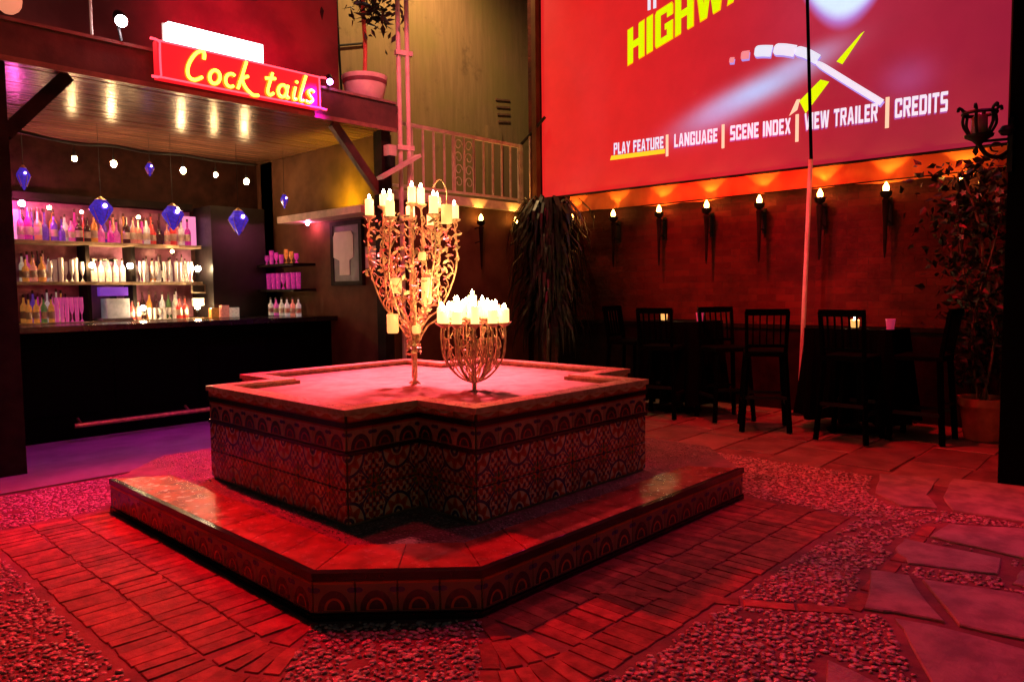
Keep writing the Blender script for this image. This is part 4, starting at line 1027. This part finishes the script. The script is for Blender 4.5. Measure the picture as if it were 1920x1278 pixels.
GLY = {'H': (1, [bar_(0, 0, .33, 1), bar_(.67, 0, 1, 1), bar_(.33, .4, .67, .6)]), 'I': (.36, [bar_(0, 0, 1, 1)]),
       'G': (1, [[(.08, 0), (1, 0), (1, .52), (.55, .52), (.55, .36), (.68, .36), (.68, .18), (.32, .18), (.32, .82), (.68, .82), (.68, .66), (1, .66), (1, .92), (.92, 1), (.08, 1), (0, .92), (0, .08)]]),
       'W': (1.5, [[(0, 1), (.2, 1), (.28, .35), (.38, 1), (.62, 1), (.72, .35), (.8, 1), (1, 1), (.84, 0), (.6, 0), (.5, .6), (.4, 0), (.16, 0)]]),
       'A': (1.05, [[(0, 0), (.3, 0), (.5, .85), (.5, 1), (.32, 1)], [(1, 0), (.68, 1), (.5, 1), (.5, .85), (.7, 0)], [(.347, .2), (.653, .2), (.611, .38), (.389, .38)]]),
       'Y': (1, [[(0, 1), (.3, 1), (.5, .62), (.7, 1), (1, 1), (.66, .42), (.66, 0), (.34, 0), (.34, .42)]]),
       'P': (.95, [bar_(0, 0, .3, 1), [(.3, 1), (.9, 1), (1, .92), (1, .5), (.9, .42), (.3, .42), (.3, .58), (.7, .58), (.7, .84), (.3, .84)]]),
       'L': (.8, [[(0, 0), (1, 0), (1, .2), (.38, .2), (.38, 1), (0, 1)]]),
       'F': (.85, [[(0, 0), (.36, 0), (.36, .4), (.85, .4), (.85, .6), (.36, .6), (.36, .8), (1, .8), (1, 1), (0, 1)]]),
       'E': (.85, [[(0, 0), (1, 0), (1, .2), (.36, .2), (.36, .4), (.88, .4), (.88, .6), (.36, .6), (.36, .8), (1, .8), (1, 1), (0, 1)]]),
       'T': (.9, [[(.34, 0), (.66, 0), (.66, .8), (1, .8), (1, 1), (0, 1), (0, .8), (.34, .8)]]),
       'U': (1, [[(.1, 0), (.9, 0), (1, .1), (1, 1), (.68, 1), (.68, .18), (.32, .18), (.32, 1), (0, 1), (0, .1)]]),
       'R': (1, [bar_(0, 0, .3, 1), [(.3, 1), (.9, 1), (1, .92), (1, .5), (.9, .42), (.3, .42), (.3, .58), (.7, .58), (.7, .84), (.3, .84)], [(.42, .42), (.75, .42), (1, 0), (.67, 0)]]),
       'N': (1.05, [[(0, 0), (.3, 0), (.3, .55), (.68, 0), (1, 0), (1, 1), (.7, 1), (.7, .45), (.32, 1), (0, 1)]]),
       'S': (.95, [[(0, 0), (.92, 0), (1, .08), (1, .52), (.92, .6), (.32, .6), (.32, .82), (1, .82), (1, 1), (.08, 1), (0, .92), (0, .48), (.08, .4), (.68, .4), (.68, .18), (0, .18)]]),
       'C': (1, [[(.08, 0), (.92, 0), (1, .08), (1, .36), (.68, .36), (.68, .18), (.32, .18), (.32, .82), (.68, .82), (.68, .64), (1, .64), (1, .92), (.92, 1), (.08, 1), (0, .92), (0, .08)]]),
       'D': (1, [bar_(0, 0, .3, 1), [(.3, 1), (.85, 1), (1, .87), (1, .13), (.85, 0), (.3, 0), (.3, .18), (.68, .18), (.68, .82), (.3, .82)]]),
       'V': (1, [[(0, 1), (.3, 1), (.5, .35), (.7, 1), (1, 1), (.66, 0), (.34, 0)]]),
       'X': (1, [[(0, 0), (.32, 0), (.5, .32), (.68, 0), (1, 0), (.68, .5), (1, 1), (.68, 1), (.5, .68), (.32, 1), (0, 1), (.32, .5)]]), ' ': (.45, [])}
def lettering(name, body, p0, p1, height, m, grow=0., lean=0., xo=7.984):
    """block capitals fitted between p0 and p1 = (v, z) baseline points on the screen plane"""
    gap = .17; tot = sum(GLY[c][0] for c in body)+gap*(len(body)-1); x = 0
    for c in body:
        wd, polys = GLY[c]; b = MB()
        for q in polys:
            i0 = len(b.v)
            for gx, gy in q:
                gx = .5+(gx-.5)*(1+grow*1.3); gy = .5+(gy-.5)*(1+grow); f = (x+gx*wd)/tot
                b.v.append((xo, p0[0]+(p1[0]-p0[0])*f+lean*gy, p0[1]+(p1[1]-p0[1])*f+gy*height))
            b.f.append(tuple(range(i0, len(b.v))))
        if polys: b.build(name, m, scr)
        x += wd+gap
HB = (5.50, 4.17); sl = (4.47-4.17)/(4.43-5.50)
def hz(v): return HB[1]+(v-HB[0])*sl
lettering('title_letter_edge', 'HIGHWAY', (5.50, hz(5.50)), (3.62, hz(3.62)), .42, M['pr_edge'], .07, 0, 7.9855)
lettering('title_letter', 'HIGHWAY', (5.50, hz(5.50)), (3.62, hz(3.62)), .42, M['pr_yellow'], 0, 0, 7.981)
for v in (5.19, 5.11):
    MB().box(7.983, 7.985, v-.022, v+.02, 4.76, 5.1).build('title_stroke', M['pr_white'], scr)
for body, v0, v1, zz0, zz1, h in (('PLAY FEATURE', 5.72, 4.98, 3.085, 3.065, .145), ('LANGUAGE', 4.83, 4.26, 3.055, 3.04, .155), ('SCENE INDEX', 4.10, 3.40, 3.03, 3.005, .165), ('VIEW TRAILER', 3.25, 2.52, 3.015, 2.995, .175), ('CREDITS', 2.36, 1.90, 2.995, 2.985, .185)):
    lettering('menu_letter_edge', body, (v0+.008, zz0-.012), (v1+.004, zz1-.012), h, M['pr_violet'], .03, 0, 7.9875)
    lettering('menu_letter', body, (v0, zz0), (v1, zz1), h, M['pr_white'])
for v, zc, h in ((4.93, 3.09, .26), (4.19, 3.09, .27), (3.33, 3.05, .29), (2.43, 3.06, .30)):
    MB().box(7.983, 7.985, v-.018, v+.018, zc-h/2, zc+h/2).build('menu_divider', M['pr_cream'], scr)
b = MB(); b.v = [(7.984, 5.78, 3.02), (7.984, 4.96, 3.0), (7.984, 4.96, 3.055), (7.984, 5.76, 3.075)]; b.f = [(0, 1, 2, 3)]; b.build('menu_underline', M['pr_gold'], scr)
for q in ([(2.66, 3.90), (2.70, 3.88), (2.93, 3.66), (2.87, 3.62)], [(3.0, 3.47), (3.09, 3.51), (3.31, 3.33), (3.24, 3.19)], [(3.30, 3.35), (3.34, 3.35), (3.42, 3.19), (3.33, 3.24)]):
    b = MB(); b.v = [(7.985, v, z) for v, z in q]; b.f = [tuple(range(len(q)))]; b.build('road_dash', M['pr_yellow'] if q[0][0] < 3.2 else M['pr_cream'], scr)
def ribbon(path, w, name, m, xo=7.9835):
    P = smooth_path([(0, v, z) for v, z in path], 5); b = MB(); n = len(P)
    for i, p in enumerate(P):
        d = (P[min(i+1, n-1)]-P[max(i-1, 0)]).normalized(); nrm = Vector((0, -d.z, d.y)); ww = w*(.35+.65*math.sin(PI*min(.5, (i+.4)/n*2.2)))
        b.v += [(xo, *(p+nrm*ww/2)[1:]), (xo, *(p-nrm*ww/2)[1:])]
    b.f = [(2*i, 2*i+1, 2*i+3, 2*i+2) for i in range(n-1)]
    e = MB(); e.v = [(q[0]+.0035, q[1]-.006, q[2]-.022) for q in b.v]; e.f = list(b.f); e.build(name+'_edge', M['pr_blue'], scr); return b.build(name, m, scr)
M['pr_blue'] = glow('projected_blue_edge', (.42, .30, .85), .9); soft = glow('projected_pale_blue', (.75, .78, .92), 1.0); dim = glow('projected_dim_rose', (.85, .25, .28), 1.0)
ribbon([(4.12, 3.93), (4.06, 3.92)], .06, 'light_streak', dim); ribbon([(3.98, 3.95), (3.88, 3.94)], .09, 'light_streak', dim)
ribbon([(3.82, 3.96), (3.72, 3.945), (3.62, 3.92)], .12, 'light_streak', soft); ribbon([(3.60, 3.935), (3.48, 3.905), (3.36, 3.86)], .12, 'light_streak', M['pr_white'])
ribbon([(3.36, 3.87), (3.24, 3.81), (3.12, 3.72)], .10, 'light_streak', soft); ribbon([(3.14, 3.70), (2.98, 3.57), (2.76, 3.39), (2.48, 3.165)], .062, 'light_streak', M['pr_white'])
# fabric valance under the screen
val = thing('fabric_valance', 'orange-red cloth valance stretched under the screen above the torches', 'valance', (7.97, 4, 2.4))
g = MB(); nu = 150; nv = 6
for i in range(nu+1):
    y = 1.32+(6.45-1.32)*i/nu
    for j in range(nv+1):
        f = j/nv; sag = .012*math.sin(y*9.7)+.02*math.sin(y*2.3)
        g.v.append((7.985+.012*math.sin(y*14+f*2)*f-.015*f+.012*math.sin(y*41)*f, y, 2.615-.23*f+sag*f*.6))
for i in range(nu):
    for j in range(nv): a = i*(nv+1)+j; g.f.append((a, a+1, a+nv+2, a+nv+1))
g.build('cloth', M['valance'], val, True)
MB().tube([(7.945, 1.32, 2.40), (7.945, 6.45, 2.385)], .007, 5).build('hem_cord', M['dark_wood'], val)
sp_ = thing('slim_pole', 'slim pink-lit pole leaning in front of the brick wall below the screen', 'pole', (7.75, 3.16, 0))
MB().tube([(7.75, 3.165, 0), (7.75, 3.12, 1.5), (7.75, 3.085, 2.66)], .024, 8).build('shaft', M['pole_white'], sp_, True)
MB().lathe([(.09, 0), (.09, .015), (.04, .03)], (7.75, 3.165, 0), 12).build('foot', M['iron'], sp_, True)
tag(MB().tube([(7.80, 3.10, 2.67), (7.80, 3.17, 4.4), (7.80, 3.20, 6.4)], .017, 6).build('hanging_cable', M['black']), 'black cable running straight down in front of the projection screen', 'cable')
tag(MB().box(7.80, 8.02, 1.22, 1.385, .002, 6.6).build('wall_pilaster', M['end_wall']), 'narrow ochre pilaster at the vine end of the screen', 'pilaster')

# ------------------------------------------------------------------ tables and stools against the wall
def table(v0, v1, u0, u1, zt, lab, clab, glab, gv, gm):
    cu, cv = (u0+u1)/2, (v0+v1)/2
    t = thing('bar_table', lab, 'table', (cu, cv, 0), 'high tables along the brick wall')
    MB().box(u0, u1, v0, v1, zt-.04, zt-.008).build('table_top', M['black'], t)
    MB().lathe([(.05, .03), (.04, .1), (.04, zt-.04)], (cu, cv, 0), 10).build('pedestal', M['iron'], t)
    MB().lathe([(.25, .002), (.25, .02), (.06, .04)], (cu, cv, 0), 14).build('base', M['iron'], t)
    b = MB(); n = 80; per = 2*((u1-u0)+(v1-v0)); P = []
    for i in range(n):
        s = per*i/n
        if s < u1-u0: p = (u0+s, v0, 0, -1)
        elif s < (u1-u0)+(v1-v0): p = (u1, v0+s-(u1-u0), 1, 0)
        elif s < 2*(u1-u0)+(v1-v0): p = (u1-(s-(u1-u0)-(v1-v0)), v1, 0, 1)
        else: p = (u0, v1-(s-2*(u1-u0)-(v1-v0)), -1, 0)
        P.append(p)
    zs = [zt, zt-.3, zt-.6, .14]
    for k, z in enumerate(zs):
        for i, p in enumerate(P):
            w = .012+k*.022*(1+math.sin(i*1.3)); b.v.append((p[0]+p[2]*w, p[1]+p[3]*w, z+(.02*math.sin(i*.7) if k == 3 else 0)))
    for k in range(3):
        for i in range(n): j = (i+1) % n; b.f.append((k*n+i, k*n+j, (k+1)*n+j, (k+1)*n+i))
    b.f.append(tuple(range(n))); tag(b.build('tablecloth', M['black_cloth']), clab, 'tablecloth', 'black tablecloths')
    c = (u0+.22, gv, zt+.004)
    q = thing('candle_glass', glab, 'candle', c, 'candle glasses on the tables')
    MB().lathe([(.03, 0), (.036, .01), (.04, .07), (.036, .072), (.03, .02)], c, 12).build('glass', M['jar'], q, True)
    MB().lathe([(.002, .06), (.014, .075), (.011, .095), (.001, .125)], c, 6).build('flame', M['bulb'], q, True)
table(3.93, 4.66, 6.95, 7.5, 1.0, 'high bar table draped in black near the corner plant', 'black cloth hanging over the table nearest the corner plant', 'glowing candle glass on the table nearest the corner plant', 4.46, None)
table(2.05, 2.80, 6.95, 7.5, .97, 'high bar table draped in black beside the slim pole', 'black cloth hanging over the table by the slim pole', 'glowing candle glass on the table by the slim pole', 2.42, None)
rose = mat('rose_glass', (.8, .10, .25), .2, emit=(1, .06, .2), es=.25)  # emission makes the rose glass look lit from within
for (u, v, z, lab) in ((7.12, 3.99, 1.004, 'rose coloured glass at the pole end of the table near the corner plant'), (7.05, 2.08, .974, 'rose coloured glass at the vine end of the table by the slim pole')):
    t = thing('rose_glass', lab, 'glass', (u, v, z)); MB().lathe([(.03, 0), (.042, .09), (.038, .09), (.026, .01)], (u, v, z), 12).build('bowl', rose, t, True); MB().lathe([(.032, 0), (.03, .006)], (u, v, z-.001), 10).build('foot', rose, t)
def stool():
    t = thing('bar_stool', 'bar stool', 'bar stool', (0, 0, 0), 'black bar stools round the high tables')
    m = M['black']
    MB().prism([(-.19, -.19), (.19, -.19), (.19, .19), (-.19, .19)], .70, .745, .012).build('seat', M['black_cloth'], t)
    for sx in (-1, 1):
        for sy in (-1, 1): MB().beam((sx*.21, sy*.21, 0), (sx*.165, sy*.165, .70), .036, .036).build('leg', m, t)
    for sy in (-1, 1):
        MB().beam((-.2, sy*.195, .25), (.2, sy*.195, .25), .022, .03).build('footrest', M['iron'], t); MB().beam((sy*.195, -.2, .32), (sy*.195, .2, .32), .022, .03).build('footrest', M['iron'], t)
        MB().beam((-.175, sy*.17, .745), (-.235, sy*.18, 1.12), .03, .03).build('back_post', m, t)
    MB().beam((-.237, -.19, 1.11), (-.237, .19, 1.11), .03, .06).build('back_rail', m, t)
    for k in range(5): y = -.12+k*.06; MB().beam((-.185, y, .80), (-.232, y, 1.09), .012, .018).build('back_slat', m, t)
    MB().beam((-.183, -.17, .80), (-.183, .17, .80), .025, .03).build('lower_back_rail', m, t)
    return t
st0 = stool()
SP = [(6.98, 3.62, -2.2, 'bar stool between the two draped tables, on the corner plant side'), (6.72, 3.08, .5, 'bar stool standing in front of the slim pole'), (7.1, 1.82, PI/2, 'slat-backed bar stool at the vine end of the second table'),
      (6.72, 2.30, 0, 'bar stool in front of the table by the slim pole'), (6.75, 4.22, .2, 'bar stool in front of the table nearest the corner plant'), (7.25, 4.98, -1.5, 'bar stool at the far end of the table nearest the corner plant')]
for i, (u, v, a, lab) in enumerate(SP):
    if i == 0: st0.location = (u, v, .018); st0.rotation_euler = (0, 0, a); st0['label'] = lab
    else: dup(st0, (u, v, .018), lab, a)

# ------------------------------------------------------------------ plants
dr = thing('corner_plant', 'tall shaggy dark plant with long drooping strap leaves in the courtyard corner', 'plant', (6.95, 5.95, 0))
for k in range(4):
    a = k*1.7; MB().tube(smooth_path([(6.95+.06*math.cos(a), 5.95+.06*math.sin(a), .0), (6.95+.1*math.cos(a), 5.95+.1*math.sin(a), 1.0), (6.95+.2*math.cos(a), 5.95+.2*math.sin(a), 1.9+.2*(k % 2))], 4), .03, 7).build('trunk', M['stem'], dr, True)
b = MB()
for k in range(1150):
    a = rng.uniform(0, 2*PI); zt = rng.uniform(.9, 2.36) if k % 4 else rng.uniform(1.9, 2.42); L = rng.uniform(.16, .42); r0 = rng.uniform(.03, .24); w = rng.uniform(.008, .019)
    d = Vector((math.cos(a), math.sin(a), 0)); s = Vector((-d.y, d.x, 0)); c = Vector((6.95, 5.95, zt))+d*r0
    out = rng.uniform(.08, .30); P = [c, c+d*out*.5+Vector((0, 0, .07)), c+d*out+Vector((0, 0, -.06)), c+d*out*1.15+Vector((0, 0, -L*.6)), c+d*out*1.18+Vector((0, 0, -L))]
    i0 = len(b.v)
    for q, p in enumerate(P): ww = w*(1, 1.3, 1.2, .8, .1)[q]; b.v += [tuple(p-s*ww), tuple(p+s*ww)]
    b.f += [(i0+2*q, i0+2*q+1, i0+2*q+3, i0+2*q+2) for q in range(4)]
b.build('crown', M['leaf'], dr)
vp = thing('vine_pot', 'plain square-rimmed terracotta pot at the foot of the flowering vine', 'pot', (7.42, 1.42, 0))
MB().lathe([(.13, .0), (.15, .02), (.185, .29), (.19, .30), (.205, .30), (.21, .37), (.195, .37), (.18, .33)], (7.42, 1.42, .018), 20).build('body', M['terracotta'], vp, True)
MB().lathe([(.178, .33), (.05, .35)], (7.42, 1.42, .018), 14).build('soil', M['soil'], vp)
vn = thing('flowering_vine', 'dark climbing vine with small white flowers between wall and black post', 'climbing plant', (7.42, 1.42, .35))
for k in range(5):
    MB().tube(smooth_path([(7.42+.05*math.cos(k), 1.42+.05*math.sin(k), .35), (7.46+.06*math.sin(k*2), 1.45+.08*math.cos(k*3), 1.0), (7.5+.1*math.sin(k*3), 1.5+.16*math.cos(k*2), 1.7), (7.55+.1*math.sin(k), 1.5+.2*math.cos(k*1.4), 2.35)], 5), .010, 5).build('stem', M['stem'], vn, True)
def vc():
    z = rng.uniform(.5, 2.45); w = .06+.17*min(1, max(0, (z-.5)/1.2)); return (7.5+rng.gauss(0, .11), 1.50+rng.gauss(0, w), z)
leaf_cloud(1250, vc, .085, .6).build('foliage', M['vine_leaf'], vn)
b = MB()
for k in range(9):
    c = Vector((7.32+rng.uniform(-.05, .1), 1.5+rng.uniform(-.3, .28), rng.choice((2.05, 2.08, 2.12, 1.75, 1.4, 1.25))+rng.uniform(-.03, .03)))
    for q in range(5):
        a = q*2*PI/5; d = Vector((-.3, math.cos(a), math.sin(a)))*.022; s = Vector((0, -math.sin(a), math.cos(a)))*.010
        b.add([c, c+d*.6+s, c+d*1.3, c+d*.6-s], [(0, 1, 2, 3)])
stuff(b.build('flowers', M['flower'], vn))

# ------------------------------------------------------------------ right post with lantern
rp = tag(MB().box(5.91, 6.18, .74, 1.04, 0, 6.2).build('courtyard_post', M['black']), 'thick black post rising at the vine end of the courtyard', 'post')
ln = thing('wall_lantern', 'black wrought iron lantern on a scrolled bracket fixed to the black post', 'lantern', (5.80, 1.19, 2.3))
lc = (5.80, 1.19)
MB().lathe([(.012, 2.28), (.04, 2.31), (.085, 2.335), (.09, 2.35)], (*lc, 0), 12).build('base_cup', M['iron'], ln, True)
for k in range(6):
    a = k*PI/3; c, s = math.cos(a), math.sin(a)
    MB().tube(smooth_path([(lc[0]+.055*c, lc[1]+.055*s, 2.34), (lc[0]+.10*c, lc[1]+.10*s, 2.42), (lc[0]+.095*c, lc[1]+.095*s, 2.50), (lc[0]+.125*c, lc[1]+.125*s, 2.53), (lc[0]+.13*c, lc[1]+.13*s, 2.505)], 4), .010, 6).build('cage_bar', M['iron'], ln, True)
MB().tube([(lc[0]+.098*math.cos(q*PI/8), lc[1]+.098*math.sin(q*PI/8), 2.49) for q in range(16)], .012, 6, True).build('ring', M['iron'], ln, True)
MB().lathe([(.045, 2.35), (.05, 2.38), (.048, 2.46), (.03, 2.48)], (*lc, 0), 12).build('glass_chimney', mat('smoky_glass', (.25, .08, .10), .15), ln, True)
MB().tube(smooth_path([(5.80, 1.19, 2.29), (5.83, 1.15, 2.22), (5.87, 1.09, 2.20), (5.905, 1.035, 2.24)], 5), .014, 6).build('bracket', M['iron'], ln, True)
MB().tube([(5.80, 1.19, 2.305), (5.905, 1.035, 2.315)], .010, 6).build('bracket_bar', M['iron'], ln)
MB().tube(smooth_path([(5.86+.02*math.cos(a), 1.10-.03*math.cos(a), 2.265+.03*math.sin(a)) for a in (0, 1, 2, 3, 4, 5)], 4), .006, 5).build('scroll', M['iron'], ln, True)
MB().beam((5.905, 1.03, 2.10), (5.905, 1.03, 2.45), .03, .03).build('wall_plate', M['iron'], ln)
MB().lathe([(.03, 2.32), (.05, 2.35), (.03, 2.38)], (5.885, 1.05, .02), 8).build('rosette', M['iron'], ln, True)
